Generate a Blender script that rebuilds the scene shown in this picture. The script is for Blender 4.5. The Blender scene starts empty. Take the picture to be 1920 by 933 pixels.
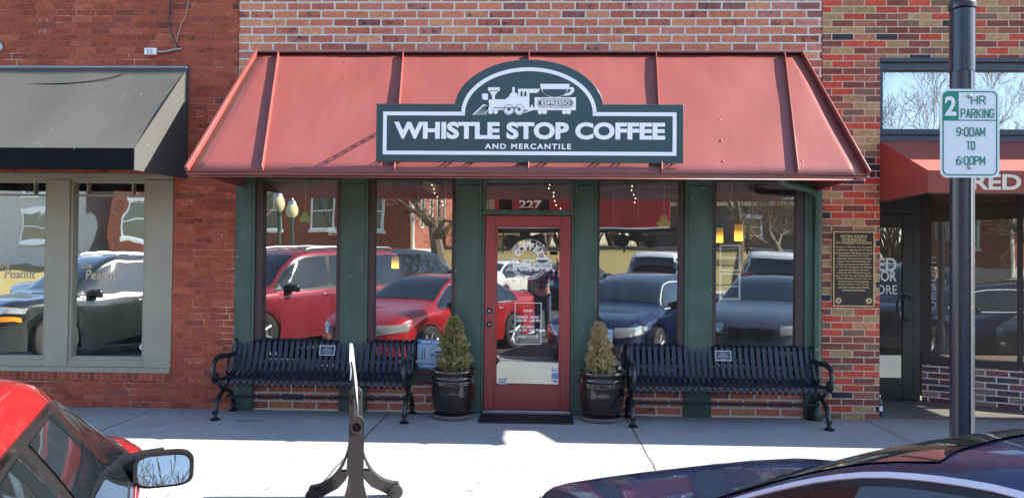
import bpy, bmesh, math, random
import numpy as np
from mathutils import Vector, Matrix
from mathutils.bvhtree import BVHTree
random.seed(7)
sc = bpy.context.scene
COL = sc.collection
R = math.radians

# ------------------------------------------------------------------ camera
FPX, CX, CY = 1442.0, 960.0, 466.5
CAM = Vector((0, -8.1, 1.6))
YAW, PITCH, ROLL = R(1.9), R(0.9), R(0.55)
FW = Vector((-math.sin(YAW)*math.cos(PITCH), math.cos(YAW)*math.cos(PITCH), math.sin(PITCH)))
_rt = FW.cross(Vector((0, 0, 1))).normalized(); _up = _rt.cross(FW)
RT = _rt*math.cos(ROLL)+_up*math.sin(ROLL); UP = _up*math.cos(ROLL)-_rt*math.sin(ROLL)
cd = bpy.data.cameras.new('camera'); cam = bpy.data.objects.new('camera', cd); COL.objects.link(cam)
cam.matrix_world = Matrix(((RT.x, UP.x, -FW.x, CAM.x), (RT.y, UP.y, -FW.y, CAM.y), (RT.z, UP.z, -FW.z, CAM.z), (0, 0, 0, 1)))
cd.sensor_width = 36; cd.lens = 36*FPX/1920; cd.clip_start = 0.03; cd.clip_end = 3000
sc.camera = cam

# ------------------------------------------------------------------ sky, sun, exposure
SUN_E, SUN_A = R(36.8), R(1.2)
w = bpy.data.worlds.new('World'); sc.world = w; w.use_nodes = True
nt = w.node_tree; sky = nt.nodes.new('ShaderNodeTexSky'); sky.sky_type = 'NISHITA'; sky.sun_disc = False
sky.sun_elevation = SUN_E; sky.sun_rotation = R(90)-SUN_A; sky.air_density = 1.0; sky.dust_density = 0.4; sky.ozone_density = 1.6
bgn = nt.nodes['Background']; bgn.inputs[1].default_value = 0.115
nt.links.new(sky.outputs[0], bgn.inputs[0])
sd = bpy.data.lights.new('sun', 'SUN'); sun = bpy.data.objects.new('sun', sd); COL.objects.link(sun)
sd.energy = 4.7; sd.angle = R(0.5); sd.color = (1, 0.93, 0.82)
sv = Vector((math.cos(SUN_E)*math.cos(SUN_A), math.cos(SUN_E)*math.sin(SUN_A), math.sin(SUN_E)))
sun.rotation_euler = (-sv).to_track_quat('-Z', 'Y').to_euler()
sc.view_settings.view_transform = 'Standard'; sc.view_settings.look = 'None'
sc.view_settings.exposure = 2.0; sc.view_settings.gamma = 1
sc.cycles.use_denoising = True
sc.cycles.max_bounces = 8; sc.cycles.transparent_max_bounces = 16
sc.cycles.caustics_reflective = False; sc.cycles.caustics_refractive = False
sc.cycles.sample_clamp_indirect = 6

def at(px, py, Y=0.0):
    d = FW*FPX+RT*(px-CX)-UP*(py-CY)
    return CAM+d*((Y-CAM.y)/d.y)
def ax(px, py, Y=0.0): return at(px, py, Y).x
def az(px, py, Y=0.0): return at(px, py, Y).z

# ------------------------------------------------------------------ node helpers
class NB:
    def __init__(s, name):
        s.m = bpy.data.materials.new(name); s.m.use_nodes = True; s.t = s.m.node_tree
        s.b = s.t.nodes['Principled BSDF']; s.out = s.t.nodes['Material Output']
    def put(s, sock, v):
        if isinstance(v, bpy.types.NodeSocket): s.t.links.new(v, sock)
        elif isinstance(v, (tuple, list)) and len(v) == 3 and sock.type == 'RGBA': sock.default_value = (*v, 1)
        else: sock.default_value = v
    def set(s, **k):
        for n, v in k.items(): s.put(s.b.inputs[n.replace('_', ' ')], v)
        return s
    def math(s, op, a, b=0.0, c=0.0, clamp=False):
        n = s.t.nodes.new('ShaderNodeMath'); n.operation = op; n.use_clamp = clamp
        for i, v in enumerate((a, b, c)): s.put(n.inputs[i], v)
        return n.outputs[0]
    def pos(s):
        n = s.t.nodes.new('ShaderNodeNewGeometry'); return n.outputs['Position']
    def objc(s):
        n = s.t.nodes.new('ShaderNodeTexCoord'); return n.outputs['Object']
    def xyz(s, v):
        n = s.t.nodes.new('ShaderNodeSeparateXYZ'); s.put(n.inputs[0], v); return n.outputs
    def comb(s, x, y, z=0.0):
        n = s.t.nodes.new('ShaderNodeCombineXYZ')
        for i, v in enumerate((x, y, z)): s.put(n.inputs[i], v)
        return n.outputs[0]
    def scale(s, v, sx, sy, sz):
        n = s.t.nodes.new('ShaderNodeMapping'); s.put(n.inputs[0], v); n.inputs['Scale'].default_value = (sx, sy, sz); return n.outputs[0]
    def noise(s, v, sc_, det=3.0, rough=0.55, col=False):
        n = s.t.nodes.new('ShaderNodeTexNoise'); s.put(n.inputs['Vector'], v)
        n.inputs['Scale'].default_value = sc_; n.inputs['Detail'].default_value = det; n.inputs['Roughness'].default_value = rough
        return n.outputs['Color' if col else 'Fac']
    def white(s, v, col=False):
        n = s.t.nodes.new('ShaderNodeTexWhiteNoise'); n.noise_dimensions = '3D'; s.put(n.inputs['Vector'], v); return n.outputs[1 if col else 0]
    def ramp(s, f, stops, interp='LINEAR'):
        n = s.t.nodes.new('ShaderNodeValToRGB'); s.put(n.inputs[0], f); cr = n.color_ramp; cr.interpolation = interp
        while len(cr.elements) < len(stops): cr.elements.new(0.5)
        for e, (p, c) in zip(cr.elements, stops):
            e.position = p; e.color = (*c, 1) if len(c) == 3 else c
        return n.outputs[0]
    def step(s, f, a, b):
        n = s.t.nodes.new('ShaderNodeMapRange'); n.interpolation_type = 'SMOOTHSTEP'
        s.put(n.inputs[0], f); n.inputs[1].default_value = a; n.inputs[2].default_value = b; return n.outputs[0]
    def mix(s, f, a, b, blend='MIX'):
        n = s.t.nodes.new('ShaderNodeMix'); n.data_type = 'RGBA'; n.blend_type = blend
        s.put(n.inputs[0], f); s.put(n.inputs[6], a); s.put(n.inputs[7], b); return n.outputs[2]
    def bump(s, h, strength=0.5, dist=0.005):
        n = s.t.nodes.new('ShaderNodeBump'); s.put(n.inputs['Height'], h); n.inputs['Strength'].default_value = strength
        n.inputs['Distance'].default_value = dist; s.t.links.new(n.outputs[0], s.b.inputs['Normal']); return n.outputs[0]

def paint(name, col, rough=0.5, metal=0.0, var=0.12, scale=6.0, spec=0.5, coat=0.0, bump=0.0, dirt=0.0, world=False, chips=0.0):
    N = NB(name); p = N.pos() if world else N.objc()
    n1 = N.noise(p, scale, 4)
    lo = tuple(c*(1-var) for c in col); hi = tuple(min(1, c*(1+var)) for c in col)
    c = N.ramp(n1, [(0.3, lo), (0.7, hi)])
    if dirt:
        d = N.noise(N.scale(p, 1, 1, .25), scale*2.3, 5, .65)
        c = N.mix(N.math('MULTIPLY', N.step(d, .52, .75), dirt), c, (0.25, 0.22, 0.19))
    if chips: c = N.mix(N.math('MULTIPLY', N.step(N.noise(N.scale(p, 1, 1, .6), 24, 2, .4), .735, .76), chips), c, (.55, .55, .5))
    N.set(Base_Color=c, Metallic=metal, Coat_Weight=coat, Coat_Roughness=0.04)
    N.put(N.b.inputs['Specular IOR Level'], spec)
    r = N.noise(p, scale*4, 3); N.put(N.b.inputs['Roughness'], N.math('MULTIPLY_ADD', r, rough*.4, rough*.8))
    if bump: N.bump(N.noise(p, scale*20, 4), bump, .003)
    return N.m
def emit(name, col, s):
    N = NB(name); N.set(Base_Color=col, Emission_Color=col, Emission_Strength=s); return N.m
def glass_pane(name, refl=0.34, tint=(0.90, 0.93, 0.91), wob=0.0, wscale=2.0, rough=0.0, haze=.028):
    N = NB(name); t = N.t
    g = t.nodes.new('ShaderNodeBsdfGlossy'); g.inputs['Roughness'].default_value = rough; g.inputs['Color'].default_value = (.94, .97, .96, 1)
    tr = t.nodes.new('ShaderNodeBsdfTransparent'); tr.inputs['Color'].default_value = (*tint, 1)
    df = t.nodes.new('ShaderNodeBsdfDiffuse'); df.inputs['Color'].default_value = (.8, .8, .78, 1)
    mx = t.nodes.new('ShaderNodeMixShader'); ge = t.nodes.new('ShaderNodeNewGeometry'); N.put(mx.inputs[0], N.math('MULTIPLY_ADD', ge.outputs['Backfacing'], -refl, refl))
    t.links.new(tr.outputs[0], mx.inputs[1]); t.links.new(g.outputs[0], mx.inputs[2]); m2 = t.nodes.new('ShaderNodeMixShader'); N.put(m2.inputs[0], N.math('MULTIPLY_ADD', N.step(N.noise(N.scale(N.pos(), 1, 1, .5), 5.0, 5, .7), .45, .8), haze, haze*.35))
    t.links.new(mx.outputs[0], m2.inputs[1]); t.links.new(df.outputs[0], m2.inputs[2]); t.links.new(m2.outputs[0], N.out.inputs['Surface'])
    if wob:
        b = t.nodes.new('ShaderNodeBump'); b.inputs['Strength'].default_value = 1.0; b.inputs['Distance'].default_value = wob
        h = N.noise(N.scale(N.pos(), 1, 1, .8), wscale, 1.5, .4); t.links.new(h, b.inputs['Height']); t.links.new(b.outputs[0], g.inputs['Normal'])
    return N.m

def brick_mat(name, bw, bh, mort, pal, mcol, off=0.5, x0=0.0, z0=0.0, rowlock=None, splotch=0.0, mdepth=.6, grime=.25, jitter=.25, pale=None, vary=.45, along=(1, 1)):
    N = NB(name); P = N.pos(); X, Y, Z = N.xyz(P)
    wob = N.noise(P, 9.0, 2)
    u0 = N.math('ADD', N.math('ADD', N.math('MULTIPLY', X, along[0]), N.math('MULTIPLY', Y, along[1])), N.math('MULTIPLY_ADD', wob, .008, -x0))
    z = N.math('ADD', Z, N.math('MULTIPLY_ADD', N.noise(P, 3.0, 2), .006, -z0))
    if rowlock: u0, z = z, u0
    row = N.math('FLOOR', N.math('DIVIDE', z, bh))
    rj = N.math('MULTIPLY', N.white(N.comb(row, 3.7, 1.1)), jitter*.5)
    sh = N.math('ADD', N.math('MULTIPLY', N.math('FLOORED_MODULO', row, 2.0), off), rj)
    u = N.math('ADD', N.math('DIVIDE', u0, bw), sh)
    col = N.math('FLOOR', u); fu = N.math('SUBTRACT', u, col); fz = N.math('FRACT', N.math('DIVIDE', z, bh))
    fz = N.math('FLOORED_MODULO', N.math('DIVIDE', z, bh), 1.0)
    ed = lambda f, size: N.math('MULTIPLY', N.math('SUBTRACT', 0.5, N.math('ABSOLUTE', N.math('SUBTRACT', f, 0.5))), size)
    d = N.math('MINIMUM', ed(fu, bw), ed(fz, bh))
    d = N.math('ADD', d, N.math('MULTIPLY_ADD', N.noise(P, 45.0, 3, .6), .007, -.0035))
    isb = N.step(d, mort*.5-.0012, mort*.5+.0018)
    rnd = N.white(N.comb(col, row, 0.5)); rnd2 = N.white(N.comb(row, col, 4.5))
    bc = N.ramp(rnd, pal, 'CONSTANT')
    val = N.math('MULTIPLY_ADD', rnd2, vary, 1-vary*.5)
    bc = N.mix(1.0, bc, N.comb(val, val, val), 'MULTIPLY')
    fine = N.noise(P, 60.0, 5, .7)
    bc = N.mix(1.0, bc, N.ramp(fine, [(.25, (.72, .7, .7)), (.75, (1.22, 1.2, 1.18))]), 'MULTIPLY')
    mot = N.noise(N.scale(P, 1, 1, 1.6), 19.0, 4, .65); bc = N.mix(1.0, bc, N.ramp(mot, [(.3, (.76, .74, .74)), (.7, (1.2, 1.2, 1.2))]), 'MULTIPLY')
    if splotch:
        sp = N.math('MULTIPLY', N.step(N.noise(P, 26.0, 5, .72), .56, .66), N.math('GREATER_THAN', rnd2, 1-splotch))
        bc = N.mix(N.math('MULTIPLY', sp, .65), bc, (.52, .45, .39))
        dk = N.math('MULTIPLY', N.step(N.noise(P, 14.0, 4, .7), .5, .62), N.math('LESS_THAN', rnd2, splotch*.7))
        bc = N.mix(N.math('MULTIPLY', dk, .7), bc, (.05, .035, .035))
    mc = N.mix(1.0, mcol, N.ramp(N.noise(P, 30.0, 4), [(.3, (.78, .78, .78)), (.7, (1.12, 1.12, 1.12))]), 'MULTIPLY')
    if pale: mc = N.mix(N.step(N.noise(P, 1.7, 5, .65), .52, .66), mc, pale)
    c = N.mix(isb, mc, bc)
    g = N.step(N.noise(N.scale(P, 1, 1, .45), 1.3, 5, .65), .48, .72)
    c = N.mix(N.math('MULTIPLY', g, grime), c, N.mix(1.0, c, (.45, .42, .42), 'MULTIPLY'))
    if splotch or grime > .3:
        ef = N.math('MULTIPLY', N.step(N.noise(N.scale(P, 1, 1, .8), 2.1, 5, .7), .62, .8), .28)
        c = N.mix(ef, c, (.5, .45, .42))
    N.set(Base_Color=c, Roughness=.88); N.put(N.b.inputs['Specular IOR Level'], .25)
    N.bump(N.math('ADD', N.math('MULTIPLY', isb, mdepth), N.math('MULTIPLY', fine, .35)), .9, .006)
    return N.m

# ------------------------------------------------------------------ mesh helpers
class MB:
    def __init__(s): s.v = []; s.f = []; s.mi = []; s.cur = 0
    def add(s, vs, fs):
        b = len(s.v); s.v += [tuple(p) for p in vs]; s.f += [tuple(i+b for i in f) for f in fs]; s.mi += [s.cur]*len(fs); return s
    def box(s, x0, x1, y0, y1, z0, z1):
        return s.add([(x0,y0,z0),(x1,y0,z0),(x1,y1,z0),(x0,y1,z0),(x0,y0,z1),(x1,y0,z1),(x1,y1,z1),(x0,y1,z1)],
                     [(3,2,1,0),(4,5,6,7),(0,1,5,4),(1,2,6,5),(2,3,7,6),(3,0,4,7)])
    def prism(s, pts, fn, d0, d1):
        n = len(pts); vs = [fn(a, b, d0) for a, b in pts]+[fn(a, b, d1) for a, b in pts]
        return s.add(vs, [tuple(range(n)), tuple(range(2*n-1, n-1, -1))]+[(i, i+n, (i+1) % n+n, (i+1) % n) for i in range(n)])
    def ring(s, o, i, fn, d0, d1, closed=True):
        n = len(o); vs = [fn(a, b, d0) for a, b in o]+[fn(a, b, d0) for a, b in i]+[fn(a, b, d1) for a, b in o]+[fn(a, b, d1) for a, b in i]; fs = []
        for k in range(n if closed else n-1):
            j = (k+1) % n
            fs += [(k, j, n+j, n+k), (2*n+k, 3*n+k, 3*n+j, 2*n+j), (k, 2*n+k, 2*n+j, j), (n+k, n+j, 3*n+j, 3*n+k)]
        return s.add(vs, fs)
    def tube(s, path, r, n=8, cap=True, flat=1.0):
        path = [Vector(p) for p in path]; m = len(path); rs = r if isinstance(r, (list, tuple)) else [r]*m
        t0 = (path[1]-path[0]).normalized(); a = Vector((0, 0, 1)) if abs(t0.z) < .9 else Vector((1, 0, 0))
        u = t0.cross(a).normalized(); vs = []
        for i, p in enumerate(path):
            t = (path[min(i+1, m-1)]-path[max(i-1, 0)]).normalized()
            u = (u-t*u.dot(t)).normalized(); q = t.cross(u)
            for k in range(n):
                an = 2*math.pi*k/n; vs.append(p+(u*math.cos(an)+q*math.sin(an)*flat)*rs[i])
        fs = [(i*n+k, i*n+(k+1) % n, (i+1)*n+(k+1) % n, (i+1)*n+k) for i in range(m-1) for k in range(n)]
        if cap: fs += [tuple(range(n-1, -1, -1)), tuple(range((m-1)*n, m*n))]
        return s.add(vs, fs)
    def lathe(s, prof, c=(0, 0, 0), n=32, axis='z', cap=True):
        vs = []
        for r, h in prof:
            for k in range(n):
                an = 2*math.pi*k/n; a, b = r*math.cos(an), r*math.sin(an)
                p = (a, b, h) if axis == 'z' else ((a, h, b) if axis == 'y' else (h, a, b))
                vs.append((p[0]+c[0], p[1]+c[1], p[2]+c[2]))
        m = len(prof); fs = [(i*n+k, i*n+(k+1) % n, (i+1)*n+(k+1) % n, (i+1)*n+k) for i in range(m-1) for k in range(n)]
        if cap: fs += [tuple(range(n-1, -1, -1)), tuple(range((m-1)*n, m*n))]
        return s.add(vs, fs)
    def grid(s, rows):
        n = len(rows[0]); vs = [p for r in rows for p in r]
        return s.add(vs, [(i*n+k, i*n+k+1, (i+1)*n+k+1, (i+1)*n+k) for i in range(len(rows)-1) for k in range(n-1)])
    def mesh(s, me, M=None):
        vs = [(M @ v.co if M else v.co) for v in me.vertices]; return s.add(vs, [tuple(p.vertices) for p in me.polygons])

OFF = {}
def top_of(o):
    while o.parent: o = o.parent
    return o
def obj(name, mb, mats, parent=None, bevel=0.0, angle=35, smooth=True, loc=None, fixn=True):
    me = bpy.data.meshes.new(name); vs = mb.v
    if parent is not None:
        off = OFF.get(top_of(parent).name)
        if off: vs = [(x-off[0], y-off[1], z-off[2]) for x, y, z in vs]
    elif loc is not None: vs = [(x-loc[0], y-loc[1], z-loc[2]) for x, y, z in vs]
    me.from_pydata(vs, [], mb.f)
    for m in (mats if isinstance(mats, (list, tuple)) else [mats]): me.materials.append(m)
    if any(mb.mi): me.polygons.foreach_set('material_index', mb.mi)
    if fixn:
        bm = bmesh.new(); bm.from_mesh(me); bmesh.ops.recalc_face_normals(bm, faces=bm.faces); bm.to_mesh(me); bm.free()
    if smooth:
        me.polygons.foreach_set('use_smooth', [True]*len(me.polygons)); me.set_sharp_from_angle(angle=R(angle))
    me.update()
    o = bpy.data.objects.new(name, me); COL.objects.link(o)
    if parent is not None: o.parent = parent
    elif loc is not None: o.location = loc
    if bevel:
        b = o.modifiers.new('bevel', 'BEVEL'); b.width = bevel; b.segments = 2; b.limit_method = 'ANGLE'; b.angle_limit = R(40)
    return o
def tag(o, label, cat, group=None):
    o['label'] = label; o['category'] = cat
    if group: o['group'] = group
    return o
def thing(name, label, cat, loc, rz=0, group=None, world=True):
    off0 = tuple(loc)
    if loc[1] < -11: loc = (loc[0]+.0419*loc[1], loc[1], loc[2]-(.70 if loc[1] < -27 else 0))
    o = bpy.data.objects.new(name, None); COL.objects.link(o); o.location = loc; o.rotation_euler = (0, 0, rz); o.empty_display_size = .2
    if world: OFF[o.name] = off0
    return tag(o, label, cat, group)
def struct(name, mb, m, **k):
    o = obj(name, mb, m, **k); o['kind'] = 'structure'; return o
def copy_tree(o, parent=None):
    c = o.copy(); COL.objects.link(c)
    if parent is not None: c.parent = parent
    for ch in list(o.children): copy_tree(ch, c)
    return c
XZ = lambda a, b, d: (a, d, b)
XY = lambda a, b, d: (a, b, d)
YZ = lambda a, b, d: (d, a, b)

_tc = {}
def text_me(body, bold=0.0, space=1.0, extrude=0.0):
    key = (body, bold, space)
    if key in _tc: return _tc[key]
    c = bpy.data.curves.new('lettering', 'FONT'); c.body = body; c.offset = bold; c.space_character = space; c.align_x = 'LEFT'; c.resolution_u = 4
    c.fill_mode = 'BOTH'; c.extrude = extrude
    o = bpy.data.objects.new('lettering', c); me = bpy.data.meshes.new_from_object(o)
    bpy.data.objects.remove(o); bpy.data.curves.remove(c); _tc[key] = me; return me
def text_fit(mb, body, x0, x1, z0, z1, y, bold=0.0, space=1.0, fn=None, thick=0.0):
    """flat lettering filling the box x0..x1, z0..z1 on the plane y (facing -y)"""
    me = text_me(body, bold, space); xs = [v.co.x for v in me.vertices]; ys = [v.co.y for v in me.vertices]
    if not xs: return mb
    a, b, c, d = min(xs), max(xs), min(ys), max(ys)
    fn = fn or (lambda u, v, t: (u, t, v))
    vs = [fn(x0+(v.co.x-a)/(b-a)*(x1-x0), z0+(v.co.y-c)/max(1e-6, d-c)*(z1-z0), y) for v in me.vertices]
    return mb.add(vs, [tuple(p.vertices) for p in me.polygons])
def arc_text(mb, body, cx, cz, r, h, a0, a1, y, bold=0.0, flip=False):
    n = len(body)
    for i, ch in enumerate(body):
        if ch == ' ': continue
        an = R(a0+(a1-a0)*i/(n-1)); me = text_me(ch, bold); xs = [v.co.x for v in me.vertices]
        if not xs: continue
        mx = (min(xs)+max(xs))/2; s = h/.7; ca, sa = math.cos(an), math.sin(an); sg = -1 if flip else 1
        vs = []
        for v in me.vertices:
            u = (v.co.x-mx)*s; t = v.co.y*s
            rr = r+(t if not flip else -t)
            vs.append((cx+rr*ca+u*sa*sg, y, cz+rr*sa-u*ca*sg))
        mb.add(vs, [tuple(p.vertices) for p in me.polygons])
    return mb
def pchip(xs, ys):
    xs = np.array(xs, float); ys = np.array(ys, float); h = np.diff(xs); d = np.diff(ys)/h; m = np.zeros(len(xs)); m[0] = d[0]; m[-1] = d[-1]
    for i in range(1, len(xs)-1):
        if d[i-1]*d[i] > 0: w1 = 2*h[i]+h[i-1]; w2 = h[i]+2*h[i-1]; m[i] = (w1+w2)/(w1/d[i-1]+w2/d[i])
    def f(x):
        i = int(np.clip(np.searchsorted(xs, x)-1, 0, len(h)-1)); t = (x-xs[i])/h[i]
        return float((1+2*t)*(1-t)**2*ys[i]+t*(1-t)**2*h[i]*m[i]+t*t*(3-2*t)*ys[i+1]+t*t*(t-1)*h[i]*m[i+1])
    return f
def smooth_path(pts, k=6):
    pts = [Vector(p) for p in pts]; out = []
    for i in range(len(pts)-1):
        p0, p1, p2, p3 = pts[max(i-1, 0)], pts[i], pts[i+1], pts[min(i+2, len(pts)-1)]
        for j in range(k):
            t = j/k; out.append(.5*((2*p1)+(p2-p0)*t+(2*p0-5*p1+4*p2-p3)*t*t+(3*p1-p0-3*p2+p3)*t**3))
    return out+[pts[-1]]

# ------------------------------------------------------------------ materials
M = {}
M['brick_main'] = brick_mat('reclaimed_brick', .256, .0866, .018, [(0, (.56, .185, .115)), (.34, (.60, .215, .125)), (.55, (.50, .155, .11)), (.74, (.62, .29, .155)), (.82, (.52, .21, .165)), (.94, (.28, .12, .105))], (.66, .64, .55), vary=.3, splotch=.34, z0=.012)
M['brick_left'] = brick_mat('red_brick', .215, .0677, .0075, [(0, (.38, .092, .052)), (.35, (.35, .084, .05)), (.62, (.42, .112, .064)), (.8, (.32, .076, .048)), (.95, (.26, .075, .055))], (.33, .13, .095), vary=.26, pale=(.58, .42, .31), off=.36, splotch=.05, grime=.35, jitter=.5)
M['brick_rowlock'] = brick_mat('rowlock_brick', .30, .0677, .008, [(0, (.38, .08, .042)), (.5, (.33, .07, .04)), (.8, (.27, .06, .04))], (.38, .2, .15), rowlock=True, grime=.3, jitter=0, x0=.15)
M['brick_right'] = brick_mat('mixed_brick', .226, .0715, .0105, [(0, (.50, .085, .05)), (.26, (.23, .075, .058)), (.46, (.34, .135, .085)), (.58, (.40, .27, .13)), (.76, (.20, .12, .08)), (.88, (.05, .048, .052)), (.95, (.46, .2, .11))], (.60, .45, .34), grime=.12, jitter=.1, vary=.3)
M['brick_pale'] = brick_mat('pale_jointed_brick', .226, .0715, .016, [(0, (.17, .062, .058)), (.3, (.25, .09, .085)), (.55, (.10, .07, .075)), (.8, (.3, .2, .15))], (.62, .6, .58), off=.5, grime=.1, jitter=.1, along=(.893, -.451))
M['brick_far'] = brick_mat('far_brick', .215, .0677, .009, [(0, (.36, .10, .06)), (.5, (.31, .085, .055)), (.8, (.4, .13, .08))], (.38, .28, .22), grime=.2)
M['green'] = paint('green_paint', (.044, .090, .070), .42, var=.22, scale=3, dirt=.14, bump=.08, world=True, chips=.5)
M['brown'] = paint('dark_brown_frame', (.045, .03, .028), .45, world=True)
M['redpaint'] = paint('dull_red_door_paint', (.30, .046, .045), .4, var=.1, scale=4, dirt=.05, world=True)
M['taupe'] = paint('taupe_frame_paint', (.31, .285, .215), .5, var=.08, scale=3, dirt=.05, world=True)
M['navy'] = paint('blue_black_frame', (.035, .045, .065), .4, world=True)
M['black'] = paint('black_frame', (.012, .012, .013), .4, world=True)
M['iron'] = paint('black_cast_iron', (.012, .013, .018), .32, var=.2, scale=14)
M['strap'] = paint('dark_blue_black_strap', (.009, .011, .028), .36, var=.15, scale=10, spec=.6)
M['white'] = paint('white_paint', (.88, .89, .88), .5, var=.03)
M['steel'] = paint('galvanised_steel', (.42, .43, .44), .4, metal=.8)
M['glass'] = glass_pane('shop_glass', .34, wob=.0013, wscale=1.7)
M['glass_wavy'] = glass_pane('wavy_shop_glass', .66, wob=.0027, wscale=2.2, rough=.012)
M['glass_door'] = glass_pane('door_glass', .33, wob=.001, wscale=1.6)
M['glass_dark'] = glass_pane('dark_shop_glass', .15, wob=.0006)
M['glass_sky'] = glass_pane('transom_glass', .5, wob=.002, wscale=2, haze=.3)

def awning_metal():
    N = NB('red_painted_sheet_metal'); p = N.pos()
    c = N.ramp(N.noise(p, 1.6, 4), [(.3, (.20, .050, .042)), (.7, (.22, .056, .048))])
    chalk = N.step(N.noise(N.scale(p, 2.2, .35, .35), 2.4, 6, .68), .45, .75)
    c = N.mix(N.math('MULTIPLY', chalk, .14), c, (.34, .14, .12)); c = N.mix(N.math('MULTIPLY', N.step(N.noise(p, 38, 3, .6), .68, .74), .4), c, (.10, .035, .035))
    N.set(Base_Color=c, Roughness=.42); N.put(N.b.inputs['Specular IOR Level'], .6)
    N.bump(N.noise(N.scale(p, 1, .7, .7), 2.2, 2), .35, .02); return N.m
M['awning'] = awning_metal()
def concrete():
    N = NB('sidewalk_concrete'); p = N.pos(); X, Y, Z = N.xyz(p)
    a = N.noise(p, 1.1, 5, .6); b = N.noise(p, 55, 4, .7); s = N.noise(p, 5.5, 5, .7)
    c = N.ramp(a, [(.3, (.275, .285, .29)), (.7, (.35, .362, .37))])
    c = N.mix(1.0, c, N.ramp(b, [(.3, (.86, .86, .86)), (.7, (1.08, 1.08, 1.08))]), 'MULTIPLY')
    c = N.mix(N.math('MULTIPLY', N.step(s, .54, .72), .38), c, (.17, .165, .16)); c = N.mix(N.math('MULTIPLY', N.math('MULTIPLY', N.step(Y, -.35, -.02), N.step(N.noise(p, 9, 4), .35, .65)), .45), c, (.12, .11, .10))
    spots = N.step(N.noise(p, 13, 2, .4), .70, .73); c = N.mix(N.math('MULTIPLY', spots, .6), c, (.09, .085, .08))
    wob = N.math('MULTIPLY_ADD', N.noise(p, 5, 3), .03, -.015)
    jx = N.math('ABSOLUTE', N.math('SUBTRACT', N.math('FLOORED_MODULO', N.math('ADD', N.math('ADD', X, wob), .31), 2.47), 1.235))
    jy = N.math('ABSOLUTE', N.math('SUBTRACT', N.math('ADD', Y, wob), -2.07))
    j = N.math('MAXIMUM', N.math('SUBTRACT', 1, N.step(jx, .004, .012)), N.math('MULTIPLY', N.math('SUBTRACT', 1, N.step(jy, .003, .009)), .6))
    c = N.mix(N.math('MULTIPLY', j, .85), c, (.06, .055, .05))
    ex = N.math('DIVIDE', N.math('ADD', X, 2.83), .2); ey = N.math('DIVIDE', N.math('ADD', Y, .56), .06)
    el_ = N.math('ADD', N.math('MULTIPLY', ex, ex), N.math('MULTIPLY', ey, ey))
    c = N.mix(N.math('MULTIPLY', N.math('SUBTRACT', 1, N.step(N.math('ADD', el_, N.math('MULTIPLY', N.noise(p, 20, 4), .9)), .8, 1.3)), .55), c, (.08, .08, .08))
    N.set(Base_Color=c, Roughness=.85); N.put(N.b.inputs['Specular IOR Level'], .3)
    N.bump(N.math('SUBTRACT', N.math('MULTIPLY', b, .3), j), .7, .006); return N.m
M['concrete'] = concrete()
def asphalt():
    N = NB('asphalt'); p = N.pos(); b = N.noise(p, 70, 4, .7); a = N.noise(p, .7, 5, .6)
    c = N.mix(b, (.035, .035, .036), (.085, .083, .08)); c = N.mix(N.math('MULTIPLY', N.step(a, .45, .7), .5), c, (.09, .088, .085))
    N.set(Base_Color=c, Roughness=.85); N.bump(b, .6, .006); return N.m
M['asphalt'] = asphalt()
def dry_grass():
    N = NB('dormant_grass'); p = N.pos(); a = N.noise(p, 1.5, 5, .6); b = N.noise(p, 25, 4, .7)
    c = N.mix(a, (.23, .19, .07), (.33, .27, .11)); c = N.mix(1.0, c, N.ramp(b, [(.3, (.7, .7, .7)), (.7, (1.2, 1.2, 1.2))]), 'MULTIPLY')
    N.set(Base_Color=c, Roughness=.95); N.bump(b, .8, .03); return N.m
M['lawn'] = dry_grass()
def fabric(name, col, rough=.85, sheen=0.0, spec=.3):
    N = NB(name); p = N.objc(); a = N.noise(p, 2.5, 4, .6); b = N.noise(p, 160, 2)
    c = N.mix(a, tuple(x*.85 for x in col), tuple(x*1.12 for x in col)); sp = N.step(N.noise(p, 30, 2, .4), .74, .77)
    c = N.mix(N.math('MULTIPLY', sp, .35), c, (.4, .4, .38))
    N.set(Base_Color=c, Roughness=rough, Sheen_Weight=sheen, Sheen_Roughness=.45); N.put(N.b.inputs['Specular IOR Level'], spec); N.bump(N.math('ADD', N.math('MULTIPLY', b, .15), N.noise(N.scale(p, 1, .4, .4), 2.0, 2)), .5, .02); return N.m
M['blackfab'] = fabric('charcoal_awning_fabric', (.080, .081, .076), .9, 0, .05)
M['valance'] = fabric('shade_dark_valance', (.012, .012, .016), .9, 0, .05)  # same cloth as the canopy, with shade painted into a darker colour
M['redfab'] = fabric('rust_red_awning_fabric', (.25, .064, .05))
def tile_floor():
    N = NB('entry_floor_tile'); p = N.pos(); a = N.noise(N.scale(p, 1, 4, 1), 3, 5, .65)
    N.set(Base_Color=N.mix(a, (.10, .085, .075), (.23, .2, .18)), Roughness=.5); return N.m
M['tile'] = tile_floor()
M['wood'] = paint('dark_interior_wall', (.06, .038, .025), .7, scale=3)
M['woodfloor'] = paint('interior_wood_floor', (.11, .06, .03), .45, scale=3)
M['ceil'] = paint('interior_ceiling', (.10, .075, .055), .8)

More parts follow.
